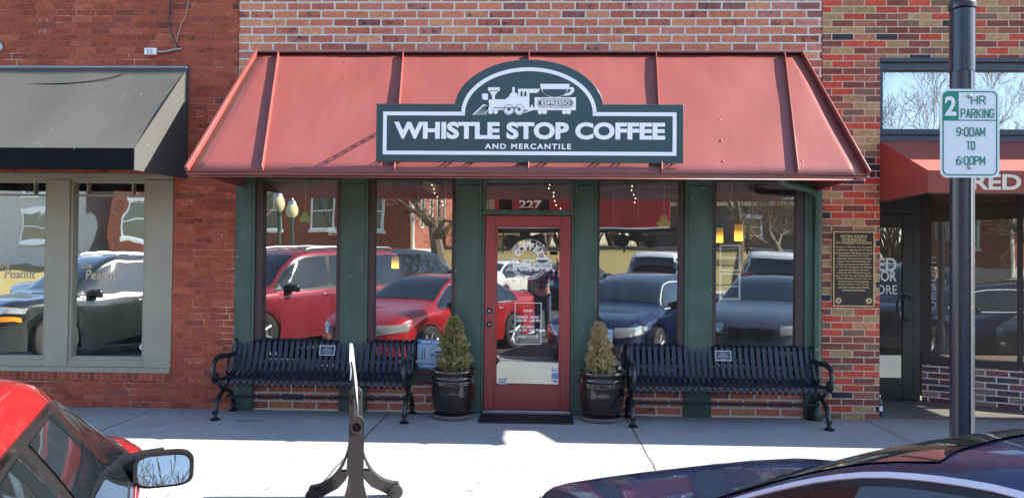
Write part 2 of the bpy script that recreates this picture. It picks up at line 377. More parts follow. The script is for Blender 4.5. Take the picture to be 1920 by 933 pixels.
# ================================================================== SETTING
STZ = -0.24; KERB = -4.72
SLOPE = .0377; gz = lambda y: min(0, (y+2.07)*SLOPE)
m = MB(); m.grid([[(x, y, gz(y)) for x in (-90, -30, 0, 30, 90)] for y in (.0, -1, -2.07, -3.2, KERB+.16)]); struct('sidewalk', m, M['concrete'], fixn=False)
m = MB(); m.box(-90, 90, KERB, KERB+.157, -.45, gz(KERB+.16)+.002); struct('kerb', m, paint('kerb_concrete', (.42, .41, .39), .85, world=True), bevel=.015)
m = MB(); m.box(-400, 400, -21, KERB-.003, -.6, STZ); struct('street', m, M['asphalt'])
m = MB()
for k in range(-12, 13):
    x = 3.25*k+.2; a = R(28); dx, dy = -math.sin(a), math.cos(a); nx, ny = math.cos(a), math.sin(a)
    p0 = (x, -4.85); p1 = (x-dx*6.0, -4.85-dy*6.0)
    m.add([(p0[0]-nx*.06, p0[1]-ny*.06, STZ+.004), (p0[0]+nx*.06, p0[1]+ny*.06, STZ+.004), (p1[0]+nx*.06, p1[1]+ny*.06, STZ+.004), (p1[0]-nx*.06, p1[1]-ny*.06, STZ+.004)], [(0, 1, 2, 3)])
struct('parking_lines', m, M['white'], smooth=False, fixn=False)
m = MB(); m.box(-120, 120, -23.2, -21.003, -.3, .02); struct('far_sidewalk', m, paint('far_pavement_concrete', (.4, .39, .37), .85, world=True))
m = MB(); rows = []
for y, z in ((-23.2, 0), (-24.5, .06), (-28, .4), (-33, 1.08), (-38, 1.4), (-60, 1.52), (-400, 1.5), (-1500, 1.3)):
    rows.append([(x, y, z) for x in (-1500, -300, -120, -60, -30, -10, 10, 30, 60, 120, 300, 1500)])
m.grid(rows); struct('lawn', m, M['lawn'], fixn=False)
m = MB(); m.box(-1500, 1500, 14, 1500, -.4, -.02); struct('ground', m, M['asphalt'])
m = MB(); m.box(-120, 120, -43.6, -38.6, 1.2, 1.54); struct('gravel_rail_bed', m, paint('ballast', (.2, .18, .16), .9, scale=40, bump=.6, world=True))

# ================================================================== COFFEE SHOP BUILDING
XL, XR = -3.215, 2.95
b = thing('coffee_shop_building', 'brick coffee shop with green timber shopfront and dull red glazed door', 'shop building', (-.13, 0, 0))
m = MB(); m.box(XL, XR, 0, .28, 2.47, 7.2); obj('upper_wall', m, M['brick_main'], b)
m = MB(); m.box(XL, -.6, .002, .25, 0, .30); obj('knee_wall', m, M['brick_main'], b); m = MB(); m.box(.40, XR, .002, .25, 0, .30); obj('knee_wall', m, M['brick_main'], b)
m = MB(); m.box(XL, XR, .28, 9, 7.0, 7.15); obj('roof', m, M['black'], b)
m = MB(); m.box(XL+.01, XL+.12, .28, 9, 0, 7); m.box(XR-.12, XR-.01, .28, 9, 0, 7); m.box(XL+.12, XR-.12, 6, 6.1, 0, 7); obj('interior_wall', m, M['wood'], b)
m = MB(); m.box(XL+.12, XR-.12, .26, 6, -.05, .03); obj('interior_floor', m, M['woodfloor'], b)
m = MB(); m.box(XL+.12, XR-.12, .281, 6, 2.75, 2.85); obj('interior_ceiling', m, M['ceil'], b)
m = MB(); m.box(XL+.12, -.62, .3, .9, .03, .5); m.box(.42, XR-.12, .3, .9, .03, .5); obj('window_display_ledge', m, M['wood'], b, bevel=.004)
m = MB(); m.box(-2.4, 1.2, 4.2, 4.8, .03, 1.1); obj('counter', m, M['woodfloor'], b)
m = MB(); m.box(-2.0, -.8, .32, .9, .501, .503)
POSTS = [(-3.21, -3.0), (-2.08, -1.79), (-.865, -.585), (.385, .625), (1.535, 1.815), (2.77, 2.945)]
for x0, x1 in POSTS:
    m = MB(); m.box(x0, x1, -.035, .12, 0, 2.468); m.box(x0+.035, x1-.035, -.043, -.0351, .36, 2.40)
    obj('post', m, M['green'], b, bevel=.006)
dgs = paint('dark_green_sill', (.018, .03, .028), .4, world=True)
for x0, x1 in ((-3.0, -2.08), (-1.79, -.865), (.625, 1.535), (1.815, 2.77)): m = MB(); m.box(x0, x1, -.03, .14, .302, .40); obj('sill', m, dgs, b, bevel=.005)
def tilt(m, tz=math.tan(R(1.2)), tx=math.tan(R(.6))):
    # the old panes sit very slightly out of true in their frames
    xs = [v[0] for v in m.v]; zs = [v[2] for v in m.v]; xc = (min(xs)+max(xs))/2; zc = (min(zs)+max(zs))/2
    m.v = [(x, y-(x-xc)*tz-(z-zc)*tx, z) for x, y, z in m.v]
WIN = [(-3.0, -2.925, -2.13, -2.08), (-1.79, -1.73, -.905, -.865), (.625, .65, 1.475, 1.535), (1.815, 1.865, 2.685, 2.77)]
for a0, g0, g1, a1 in WIN:
    m = MB(); m.box(a0, g0, -.012, .09, .4, 2.468); m.box(g1, a1, -.012, .09, .4, 2.468); m.box(g0, g1, -.012, .09, .4, .445); m.box(g0, g1, -.012, .09, 2.44, 2.468)
    wf = obj('window', m, M['brown'], b, bevel=.004)
    m = MB(); m.box(g0, g1, .045, .053, .445, 2.44); tilt(m); obj('pane', m, M['glass'], wf)
# transom
m = MB(); m.box(-.585, .385, -.02, .1, 2.085, 2.14); m.box(-.585, -.55, -.02, .1, 2.14, 2.468); m.box(.35, .385, -.02, .1, 2.14, 2.468); m.box(-.55, .35, -.02, .1, 2.44, 2.468)
tf = obj('transom', m, M['green'], b, bevel=.004)
m = MB(); m.box(-.55, .35, .045, .053, 2.14, 2.44); tilt(m); obj('pane', m, M['glass'], tf)
m = MB(); text_fit(m, '227', -.2, .04, 2.16, 2.245, .0425, .03); obj('house_number', m, M['white'], tf, fixn=False)
m = MB(); text_fit(m, '227', -.2, .04, 2.16, 2.245, .0425, .03)
# door
m = MB(); DX0, DX1, GX0, GX1 = -.553, .353, -.445, .252
m.box(-.585, DX0-.003, -.02, .11, 0, 2.085); m.box(DX1+.003, .385, -.02, .11, 0, 2.085); obj('door_frame', m, M['green'], b, bevel=.004)
m = MB(); m.box(DX0, GX0, -.005, .045, .045, 2.078); m.box(GX1, DX1, -.005, .045, .045, 2.078); m.box(GX0, GX1, -.005, .045, .045, .285); m.box(GX0, GX1, -.005, .045, 1.975, 2.078)
dr = obj('door', m, M['redpaint'], b, bevel=.004)
m = MB(); m.box(GX0, GX1, .022, .030, .285, 1.975); tilt(m); obj('pane', m, M['glass_door'], dr)
m = MB(); e = .022
m.box(GX0, GX0+e, -.002, .0175, .285, 1.975); m.box(GX1-e, GX1, -.002, .0175, .285, 1.975); m.box(GX0+e, GX1-e, -.002, .0175, .285, .285+e); m.box(GX0+e, GX1-e, -.002, .0175, 1.975-e, 1.975)
obj('glazing_bead', m, M['redpaint'], dr, bevel=.003)
for z in (1.075, .935):
    m = MB(); m.lathe([(.0, -.024), (.02, -.024), (.03, -.018), (.032, -.0052)], (-.5, 0, z), 20, 'y'); k = obj('lock', m, M['black'], dr)
    m = MB(); m.lathe([(.0, -.03), (.011, -.03), (.012, -.0245)], (-.5, 0, z), 12, 'y'); obj('keyhole', m, M['steel'], k)
m = MB(); m.box(-.56, .36, -.045, .11, .003, .042); obj('threshold', m, paint('worn_aluminium', (.4, .4, .41), .35, metal=.7, world=True), b, bevel=.008)

# train emblem drawn in the sign photograph's own grid (1 unit = 1/6.62 px)
def circ(cx, cy, r, n=24): return [(cx+r*math.cos(2*math.pi*i/n), cy+r*math.sin(2*math.pi*i/n)) for i in range(n)]
def ell(cx, cy, a, c, t0, t1, n=20): return [(cx+a*math.cos(R(t0+(t1-t0)*i/n)), cy+c*math.sin(R(t0+(t1-t0)*i/n))) for i in range(n+1)]
def train(mw, md, fn, y, dy=.0015, letters=True):
    """white silhouette into mw, dark details into md"""
    P = lambda mb, pts, lay: mb.prism(pts, fn, y-dy*lay, y-dy*(lay-1))
    P(mw, [(424, 422), (570, 422), (570, 465), (552, 468), (512, 520), (510, 572), (640, 572), (690, 530), (700, 500), (725, 485), (728, 425), (742, 414), (756, 425), (758, 485), (785, 497), (798, 525), (798, 440), (1075, 440), (1040, 490), (940, 490), (940, 705), (400, 705), (395, 670), (420, 645), (445, 645), (430, 595), (440, 575), (478, 572), (470, 520), (440, 468), (424, 465)], 1)
    P(mw, [(350, 500), (424, 500), (424, 578), (372, 578), (350, 560)], 1)
    P(mw, [(365, 635), (440, 650), (405, 765), (230, 765)], 1)
    P(mw, [(1005, 545), (1518, 545), (1518, 705), (1005, 705)], 1)
    P(mw, [(940, 670), (1005, 670), (1005, 700), (880, 742), (880, 730), (940, 705)], 1)
    P(mw, [(960, 640), (984, 640), (984, 670), (960, 670)], 1)
    for cx in (458, 522, 1075, 1132, 1375, 1430): P(mw, circ(cx, 728, 29), 1.5)
    for cx in (685, 815): P(mw, circ(cx, 700, 67, 32), 1.5)
    o = [(1072, 380)]+ell(1255, 380, 183, 172, 180, 0, 24)[::1]
    lo = [(1255+183*math.cos(R(180-180*i/24)), 380+170*math.sin(R(180*i/24))) for i in range(25)]
    P(mw, [(1072, 378)]+lo+[(1438, 378)], 1)
    P(mw, [(1435, 420), (1480, 415), (1497, 440), (1490, 480), (1450, 515), (1360, 530), (1390, 500), (1440, 480), (1455, 455), (1440, 440), (1410, 450)], 1)
    # dark details
    li = [(1255+152*math.cos(R(180-180*i/24)), 446+94*math.sin(R(180*i/24))) for i in range(25)]
    P(md, li, 3)
    for x in (842, 890): P(md, [(x-12, 482), (x-6, 474), (x+6, 474), (x+12, 482), (x+12, 534), (x-12, 534)], 3)
    P(md, [(450, 462), (548, 462), (548, 469), (450, 469)], 3); P(md, [(490, 675), (810, 675), (810, 683), (490, 683)], 3)
    for cx in (685, 815):
        P(md, circ(cx+2, 698, 18), 3); md.ring(circ(cx, 700, 63, 32), circ(cx, 700, 58, 32), fn, y-dy*2.2, y-dy*1.9)
    for i in range(9):
        t = i/8; xa = 375+t*48; xb = 262+t*130
        P(md, [(xa, 655), (xa+3, 655), (xb+5, 765), (xb, 765)], 3)
    rr = lambda x0, x1, y0, y1: [(x0+(y1-y0)/2+(y1-y0)/2*math.cos(R(a)), (y0+y1)/2+(y1-y0)/2*math.sin(R(a))) for a in range(90, 271, 15)]+[(x1-(y1-y0)/2+(y1-y0)/2*math.cos(R(a)), (y0+y1)/2+(y1-y0)/2*math.sin(R(a))) for a in range(-90, 91, 15)]
    md.ring(rr(1043, 1484, 565, 672), rr(1049, 1478, 571, 666), fn, y-dy*2.2, y-dy*1.9)
    P(md, rr(1058, 1470, 588, 648), 2.2)
    if letters: text_fit(mw, 'ESPRESSO', 1090, 1448, 642, 596, y-dy*3.4, .03, 1.0, fn)

# door window lettering (white vinyl)
YD = .0125
m = MB(); md = MB()
mw_w = at(1020, 500, YD); cxx, czz = ax(992, 485, YD), az(992, 486, YD); s_ = .0056
arc_text(m, 'COFFEE', cxx, czz, 18.5*s_, 11.5*s_, 150, 30, YD, .05)
arc_text(m, 'WHISTLE STOP', cxx, czz, 32.3*s_, 4.6*s_, 148, 34, YD, .02)
arc_text(m, 'AND MERCANTILE', cxx, czz, 36.6*s_, 4.4*s_, 222, 318, YD, .01, flip=True)
for r in (31.6, 38): m.ring(circ(cxx, czz, r*s_, 64), circ(cxx, czz, (r-.6)*s_, 64), XZ, YD-.0005, YD+.0005)
efn = lambda a, c, d: (cxx+(-45+(a-230)/14.6)*s_, d, czz-(-4+(c-378)/15)*s_)
train(m, md, efn, YD, .0006)
obj('emblem', m, M['white'], dr, fixn=False, smooth=False); obj('emblem_detail', md, M['green'], dr, smooth=False)
m = MB(); hx0, hx1, hz0, hz1 = ax(965, 605, YD), ax(1015, 605, YD), az(990, 645, YD), az(990, 567, YD)
m.ring([(hx0, hz0), (hx1, hz0), (hx1, hz1), (hx0, hz1)], [(hx0+.006, hz0+.006), (hx1-.006, hz0+.006), (hx1-.006, hz1-.006), (hx0+.006, hz1-.006)], XZ, YD-.0005, YD+.0005)
for t, py, wd, h in (('HOURS', 582, 17, 5), ('MONDAY - FRIDAY', 594, 43, 5.2), ('6:30 AM - 6:00 PM', 600.5, 44, 5.2), ('SATURDAY', 612, 25, 5.2), ('7:00 AM - 4:00 PM', 618.5, 44, 5.2), ('SUNDAY CLOSED', 630.5, 41, 5.2)):
    x = (hx0+hx1)/2; z = az(990, py, YD); text_fit(m, t, x-wd*.0028, x+wd*.0028, z-h*.0028, z+h*.0028, YD, .025)
obj('opening_hours', m, M['white'], dr, fixn=False, smooth=False)
def sticker(parent, px0, px1, py0, py1, Y, col, txt=None, tcol=(.05, .08, .3)):
    x0, x1, z0, z1 = ax(px0, py0, Y), ax(px1, py0, Y), az(px0, py1, Y), az(px0, py0, Y)
    m = MB(); m.box(x0, x1, Y-.0008, Y+.0008, z0, z1); o = obj('sticker', m, paint('sticker', col, .4), parent)
    if txt:
        m = MB(); text_fit(m, txt, x0+(x1-x0)*.12, x1-(x1-x0)*.12, z0+(z1-z0)*.28, z1-(z1-z0)*.28, Y-.0018, .03); obj('sticker_lettering', m, paint('sticker_ink', tcol, .5), o, fixn=False)
    return o
sticker(dr, 1034, 1047, 690, 698.5, YD, (.75, .77, .8), 'PAY'); sticker(dr, 1034, 1047, 699.5, 708.5, YD, (.2, .3, .5)); sticker(dr, 1034, 1047, 709.5, 718, YD, (.75, .77, .8), 'VISA', (.02, .04, .3)); sticker(dr, 934, 950, 711, 720, YD, (.7, .74, .8), 'OPEN')

# awning of the coffee shop ------------------------------------------------
AY = -1.3
ev = lambda px, py: at(px, py, AY)
EX0, EX1 = ev(352, 318).x, ev(1628, 332).x; EZ = 2.372; TX0, TX1, TZ, TY = -2.99, 2.71, 3.765, -.06
aw = thing('metal_awning', 'large red sheet metal awning with standing seams over the coffee shop front', 'awning', (-.13, 0, EZ))
m = MB(); NS = 40
def slope(u, v, off=0.0):   # u along 0..1, v 0 top .. 1 eave
    x = (TX0+(TX1-TX0)*u)*(1-v)+(EX0+(EX1-EX0)*u)*v
    nl = Vector((0, -(TZ-EZ), -(AY-TY))).normalized()
    n = Vector((0, -(TZ-EZ), (TY-AY))).normalized()
    p = Vector((x, TY+(AY-TY)*v, TZ+(EZ-TZ)*v)); return p+n*off
def dentoff(u, v): return .006*math.sin(u*23+3*v)*math.sin(v*5+u*9)+.004*math.sin(u*51+1)*math.sin(v*9)
rows = [[tuple(slope(u/NS, v/14, dentoff(u/NS, v/14)*(1 if 0 < v < 14 else 0))) for u in range(NS+1)] for v in range(15)]
m.grid(rows); fp = obj('front_panel', m, M['awning'], aw, fixn=False)
s = fp.modifiers.new('thick', 'SOLIDIFY'); s.thickness = .012; s.offset = -1
def flip_check(o):
    pass
for sx, tx, ex, nm in ((-1, TX0, EX0, 'end_panel'), (1, TX1, EX1, 'end_panel')):
    m = MB(); m.prism([(TY, TZ), (AY, EZ), (-.005, EZ-.02), (-.005, TZ)], lambda a, c, d: ((tx+(ex-tx)*(TZ-c)/(TZ-EZ))+d, a, c), -.006*sx, -.016*sx); obj(nm, m, M['awning'], aw)
SEAMS = [(.0, 1.0)]
def seam(pt, pe, h=.065, t=.009):
    m = MB(); a, b_ = at(*pt, Y=TY-.02), at(*pe, Y=AY)
    n = Vector((0, -(TZ-EZ), (TY-AY))).normalized()
    def on(q, v): return Vector((q.x, TY+(AY-TY)*v, TZ+(EZ-TZ)*v))
    p0, p1 = on(a, .015), on(b_, .999); tx = Vector((1, 0, 0))*t*.5
    m.add([p0-tx, p0+tx, p1+tx, p1-tx, p0-tx+n*h, p0+tx+n*h, p1+tx+n*h, p1-tx+n*h], [(3, 2, 1, 0), (4, 5, 6, 7), (0, 1, 5, 4), (1, 2, 6, 5), (2, 3, 7, 6), (3, 0, 4, 7)])
    return obj('seam', m, M['awning'], aw, bevel=.002)
for pt, pe in (((524, 104), (494, 320)), ((757, 106), (741, 324)), ((992, 112), (991, 328)), ((1229, 109), (1240, 330)), ((1469, 108), (1494, 331))): seam(pt, pe)
for a0, a1 in ((TX0, EX0), (TX1, EX1)):
    m = MB(); n = Vector((0, -(TZ-EZ), (TY-AY))).normalized(); sg = 1 if a0 > 0 else -1
    p0, p1 = Vector((a0, TY, TZ)), Vector((a1, AY, EZ)); tx = Vector((.014 if sg > 0 else .03, 0, 0))*.5
    q0, q1 = p0+n*.06, p1+n*.06
    m.add([p0-tx, p0+tx, p1+tx, p1-tx, q0-tx, q0+tx, q1+tx, q1-tx], [(3, 2, 1, 0), (4, 5, 6, 7), (0, 1, 5, 4), (1, 2, 6, 5), (2, 3, 7, 6), (3, 0, 4, 7)])
    obj('hip_trim', m, M['awning'], aw, bevel=.003)
m = MB(); m.box(TX0-.01, TX1+.01, TY-.05, -.002, TZ+.008, TZ+.03); m.box(TX0-.01, TX1+.01, -.012, -.002, TZ+.03, TZ+.055); obj('top_flashing', m, M['awning'], aw, bevel=.003)
m = MB(); m.box(EX0-.01, EX1+.01, AY-.008, AY+.006, EZ-.024, EZ-.004); obj('eave_lip', m, M['awning'], aw, bevel=.003)
m = MB(); m.add([(EX0+.02, AY+.01, EZ-.03), (EX1-.02, AY+.01, EZ-.03), (EX1-.02, -.05, 2.50), (EX0+.02, -.05, 2.50)], [(0, 1, 2, 3)]); o = obj('soffit', m, M['awning'], aw, fixn=False)
s = o.modifiers.new('thick', 'SOLIDIFY'); s.thickness = .012
n = Vector((0, -(TZ-EZ), (TY-AY))).normalized()
for pxs, pys in (([648, 646, 634, 628, 622], [118, 150, 181, 222, 300]), ([1340, 1344, 1347, 1350, 1355], [118, 156, 228, 266, 304]), ([1487, 1490, 1495, 1500, 1503], [118, 152, 190, 228, 304])):
    for px, py in zip(pxs, pys):
        q = at(px, py, TY+(AY-TY)*((py-106)/220)); v = (TZ-q.z)/(TZ-EZ); p = Vector((q.x, TY+(AY-TY)*v, q.z))
        m = MB(); m.tube([p-n*.004, p+n*.012, p+n*.016], [.013, .011, .003], 8); obj('screw_head', m, M['awning'], aw)

# main sign ------------------------------------------------------------------
SY = -1.275; c0 = at(991, 250, SY); K = (SY-CAM.y)/FPX/math.cos(YAW)
sx = lambda px: c0.x+(px-991)*K
sz = lambda py: c0.z-(py-250)*K
SF = lambda a, c, d: (sx(a), d, sz(c))
sg = thing('shop_sign', 'dark green arched shop sign with white train emblem and white lettering on the red awning', 'sign', (c0.x, SY, sz(304)))
arch = [(991+140.5*math.cos(R(t)), 205-94*math.sin(R(t))) for t in np.linspace(174, 6, 49)]
m = MB(); m.prism([(703, 195)]+arch+[(1280, 195), (1280, 305), (703, 305)], SF, SY, SY+.02)
def signgreen():
    N = NB('sign_green_board'); p = N.objc(); a = N.noise(p, 1.5, 3)
    N.set(Base_Color=N.mix(a, (.022, .055, .06), (.03, .07, .072)), Roughness=.35); return N.m
M['signgreen'] = signgreen()
obj('board', m, M['signgreen'], sg, bevel=.002)
ang = np.linspace(180, 0, 49)
O = [(716, 210), (864, 210)]+[(991+127*math.cos(R(t)), 212-86*math.sin(R(t))) for t in ang]+[(1118, 210), (1267, 210), (1267, 291), (716, 291)]
I = [(723, 217), (871, 217)]+[(991+120*math.cos(R(t)), 213-80*math.sin(R(t))) for t in ang]+[(1111, 217), (1260, 217), (1260, 284), (723, 284)]
m = MB(); m.ring(O, I, SF, SY-.004, SY-.0002); obj('border', m, M['white'], sg, smooth=False)
m = MB(); text_fit(m, 'WHISTLE STOP COFFEE', sx(737), sx(1246), sz(261.5), sz(229), SY-.004, .045, 1.0); text_fit(m, 'AND MERCANTILE', sx(909), sx(1071), sz(280), sz(269.5), SY-.004, .03, 1.25)
obj('lettering', m, M['white'], sg, fixn=False, smooth=False)
m = MB(); md = MB(); tfn = lambda a, c, d: (sx(850+a/6.6207), d, sz(100+c/6.6207))
train(m, md, tfn, SY-.001, .0025)
obj('train_emblem', m, M['white'], sg, smooth=False); obj('train_emblem_detail', md, M['signgreen'], sg, smooth=False)
for px in (715, 850, 991, 1130, 1268):
    for py in (222, 296):
        z = sz(py); v = (TZ-z)/(TZ-EZ); y = TY+(AY-TY)*v
        if y-SY < .03: continue
        m = MB()
        for dz in (-.018, .018): m.box(sx(px)-.004, sx(px)+.004, SY+.02, y, z+dz-.006, z+dz+.006)
        k = SY+.06
        while k < y-.03: m.box(sx(px)-.0035, sx(px)+.0035, k, k+.018, z-.0125, z+.0125); k += .045
        obj('support_bracket', m, M['steel'], sg)

# downspout -------------------------------------------------------------------
m = MB(); m.tube(smooth_path([(ax(1462, 335, -.55), -.55, 2.50), (ax(1470, 345, -.5), -.46, 2.40), (2.66, -.3, 2.36), (2.84, -.12, 2.325), (2.885, -.095, 2.22), (2.885, -.085, 1.6), (2.885, -.085, .1), (2.89, -.12, .05)], 5), .037, 10)
for z in (2.0, .9): m.tube([(2.885, -.085, z-.02), (2.885, -.085, z+.02)], .042, 10)
ds = obj('downspout', m, M['green'], loc=(2.885, -.085, .05)); tag(ds, 'green painted downspout bending out from under the right end of the red awning', 'drainpipe')

# ================================================================== LEFT BUILDING
lb = thing('brick_pub_building', 'red brick building with taupe framed shop windows, left of the coffee shop', 'shop building', (-7, 0, 0))
LX = -12.0
m = MB(); m.box(LX, XL-.004, -.012, .27, 2.50, 7.2); m.box(-3.89, XL-.004, -.012, .27, 0, 2.50); m.box(LX, -3.89, -.012, .27, 0, .285)
obj('wall', m, M['brick_left'], lb)
m = MB(); m.box(LX, -3.892, -.022, .25, .286, .368); obj('rowlock_sill', m, M['brick_rowlock'], lb, bevel=.004)
m = MB(); m.box(LX, XL-.01, .27, 9, 7.0, 7.15); obj('roof', m, M['black'], lb)
m = MB(); m.box(LX, XL-.02, 6, 6.1, 0, 7); m.box(LX, XL-.02, .28, 6, 2.75, 2.8); m.box(LX, XL-.02, .28, 6, -.03, .0); m.box(LX, LX+.1, .28, 6, 0, 7); obj('interior_wall', m, M['wood'], lb)
m = MB(); W0, W1 = -11.0, -3.9
m.box(LX, W1, -.03, .1, .369, .425); m.box(LX, W1, -.005, .1, .425, .50); m.box(LX, W1, -.01, .1, 2.43, 2.499)
for x0, x1 in ((-4.19, -3.895), (-5.27, -5.02), (-6.35, -6.10), (-7.6, -7.35), (-12, -8.6)): m.box(x0, x1, -.02, .1, .425, 2.43)
fr = obj('window_frame', m, M['taupe'], lb, bevel=.006)
for x0, x1 in ((-5.02, -4.19), (-6.10, -5.27), (-7.35, -6.35), (-8.6, -7.6)):
    m = MB(); f = .03; m.box(x0, x0+f, .0, .09, .5, 2.43); m.box(x1-f, x1, .0, .09, .5, 2.43); m.box(x0+f, x1-f, .0, .09, .5, .535); m.box(x0+f, x1-f, .0, .09, 2.40, 2.43)
    w_ = obj('window', m, M['taupe'], lb, bevel=.004)
    m = MB(); m.box(x0+f, x1-f, .05, .057, .535, 2.40); obj('pane', m, M['glass_wavy'], w_)
    m = MB(); m.box(x0+f, x1-f, .02, .048, 2.255, 2.275); m.box(x0+.16, x0+.175, .02, .048, 2.275, 2.40); m.box(x1-.175, x1-.16, .02, .048, 2.275, 2.40); obj('glazing_bar', m, M['taupe'], w_)
    m = MB(); m.box(x0+f, x1-f, .075, .08, 2.275, 2.40); obj('head_panel', m, M['black'], w_)
    if x0 > -6.2:
        m = MB(); tan = paint('tan_vinyl', (.62, .5, .32), .5); Yp = .046
        xa = x0+.04 if x0 > -5.1 else x0+.22
        sh = lambda u, v, t: (u+(v-1.45)*.12, t, v)
        text_fit(m, 'the', xa+.05, xa+.17, 1.475, 1.545, Yp, .01, 1, sh); text_fit(m, 'Peanut', xa+.12, xa+.46, 1.36, 1.46, Yp, .015, 1, sh)
        obj('window_lettering', m, tan, w_, fixn=False, smooth=False)
m = MB(); px_, pz_ = ax(267, 650, .046), az(267, 650, .046); m.lathe([(.0, .044), (.033, .044), (.033, .0465)], (px_, 0, pz_), 8, 'y'); st = obj('window_sticker', m, M['white'], lb)
m = MB(); m.prism(ell(px_, pz_, .017, .009, 0, 345, 23), XZ, .0425, .0438); obj('sticker_print', m, M['black'], st)

ab = thing('fabric_awning', 'charcoal black fabric awning with sagging top over the pub window', 'awning', (-7, 0, 2.41))
BX = -3.75; BT, BF, BB, BYF = 3.655, 2.612, 2.41, -1.10
m = MB(); rows = []
for i in range(15):
    v = i/14; r_ = []
    for k in range(61):
        u = k/60; x = LX+.2+(BX-LX-.2)*u
        sagp = (x-BX) % 1.02/1.02; sag = -.035*math.sin(math.pi*v)*math.sin(math.pi*sagp)-.03*math.sin(math.pi*v)
        r_.append((x, -.01+(BYF+.01)*v, BT+(BF-BT)*v+sag))
    rows.append(r_)
m.grid(rows); o = obj('canopy', m, M['blackfab'], ab, fixn=False)
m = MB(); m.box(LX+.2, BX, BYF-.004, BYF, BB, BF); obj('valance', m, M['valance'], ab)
m = MB(); m.prism([(-.012, BT), (BYF, BF), (BYF, BB), (-.012, BB+.03)], YZ, BX, BX+.006); obj('end_panel', m, M['blackfab'], ab)
m = MB(); m.tube(smooth_path([(-6.4, -.2, 3.40), (-5.6, -.215, 3.405), (-4.9, -.24, 3.415), (-4.55, -.2, 3.47), (-4.4, -.13, 3.54)], 6), .005, 6); obj('cord', m, M['black'], ab)
m = MB()
for p in ([(BX-.01, BYF+.01, BF-.01), (LX+.2, BYF+.01, BF-.01)], [(BX-.01, BYF+.01, BB), (BX-.01, BYF+.01, BF)], [(BX-.01, -.03, BB+.03), (BX-.01, -.03, BT-.02)], [(BX-.01, -.03, BT-.02), (LX+.2, -.03, BT-.02)]): m.tube(p, .014, 8)
obj('awning_frame', m, M['steel'], ab)
# electrical box and cable
eb = thing('outlet_box', 'white electrical outlet box with conduit on the red brick above the black awning', 'electrical box', (ax(287, 98), 0, az(287, 98)))
x, z = ax(286, 99), az(286, 99); m = MB(); m.box(x-.062, x+.062, -.06, -.013, z-.036, z+.036); obj('box', m, M['white'], eb, bevel=.006)
m = MB(); m.box(x-.03, x-.008, -.066, -.0605, z-.022, z+.022); m.box(x+.008, x+.03, -.066, -.0605, z-.022, z+.022); obj('outlet_cover', m, M['steel'], eb, bevel=.002)
m = MB(); m.tube(smooth_path([(x+.06, -.035, z+.005), (x+.15, -.035, z+.0), (x+.25, -.03, z+.025), (x+.33, -.02, z+.035)], 5), .012, 8); obj('conduit', m, M['steel'], eb)
m = MB(); p = lambda px, py, d=-.035: (ax(px, py), d, az(px, py))
m.tube(smooth_path([p(326, -400), p(325, -60), p(322, 10), p(321, 45, -.05), p(329, 75, -.04), p(341, 96, -.014)], 6), .0085, 6); c_ = obj('hanging_cable', m, M['black'], loc=p(341, 96)); tag(c_, 'dark cable looping down the red brick wall into a hole by the outlet box', 'cable')
m = MB(); m.tube(smooth_path([p(400, -300), p(357, 0), p(343, 45), p(333, 82), p(330, 92, -.014)], 6), .005, 6); c_ = obj('hanging_cable', m, M['taupe'], loc=p(330, 92)); tag(c_, 'thin pale wire slanting down the red brick beside the dark looping cable', 'cable')
m = MB(); m.lathe([(.0, -.05), (.03, -.05), (.045, -.035), (.06, -.03), (.062, -.0125)], (ax(-2, 90), 0, az(-2, 90)), 20, 'y'); c_ = obj('wall_anchor_plate', m, M['steel'], loc=(ax(-2, 90), -.012, az(-2, 90))); tag(c_, 'round grey metal fixture on the red brick wall above the black awning', 'wall fixture')

# ================================================================== RIGHT BUILDING
rb = thing('corner_shop_building', 'mixed colour brick shop with recessed dark entrance, right of the coffee shop', 'shop building', (6, 0, 0))
RX = 11.0; OX = 3.545
m = MB(); m.box(XR+.004, OX, -.008, .28, 0, 3.745); m.box(XR+.004, RX, -.008, .28, 3.745, 7.2); obj('wall', m, M['brick_right'], rb)
m = MB(); m.box(XR+.01, RX, .28, 9, 7.0, 7.15); obj('roof', m, M['black'], rb)
m = MB(); m.box(7.0, 7.6, -.66, -.0085, 0, 5.5); obj('added_shade_pier', m, M['brick_right'], rb)  # unseen pier, added to shade the red fabric awning and pavement
m = MB(); T0, T1 = OX, 6.95
m.box(T0, T1, .0, .1, 3.62, 3.744); m.box(T0, T1, .0, .1, 2.88, 3.01); m.box(T0, T0+.035, .0, .1, 3.01, 3.62); m.box(5.2, 5.28, .0, .1, 3.01, 3.62); m.box(T0, T1, -.02, .002, 2.945, 2.965); m.box(T0, T1, -.03, .002, 3.70, 3.744)
tf = obj('transom', m, M['navy'], rb, bevel=.005)
m = MB(); m.box(T0+.035, 5.2, .05, .06, 3.01, 3.62); m.box(5.28, T1, .05, .06, 3.01, 3.62); obj('pane', m, M['glass_sky'], tf)
m = MB(); m.box(OX, 8, .1, 1.4, 2.78, 2.88); obj('recess_ceiling', m, M['black'], rb)
m = MB(); m.box(OX-.06, OX-.001, .281, 1.6, 0, 2.9); obj('recess_side_wall', m, M['brick_right'], rb)
m = MB(); m.box(3.6, RX, 6, 6.1, 0, 7); m.box(3.6, RX, 1.5, 6, 2.85, 2.9); m.box(3.5, RX, 1.7, 6, -.03, .0); obj('interior_wall', m, M['wood'], rb)
m = MB(); m.prism([(OX, 0), (6.6, 0), (6.6, .05), (4.36, 1.2), (OX, 1.2)], XY, -.2, .012); struct('entry_floor', m, M['tile'])
DY = 1.06; d0, d1 = OX+.0, 4.48
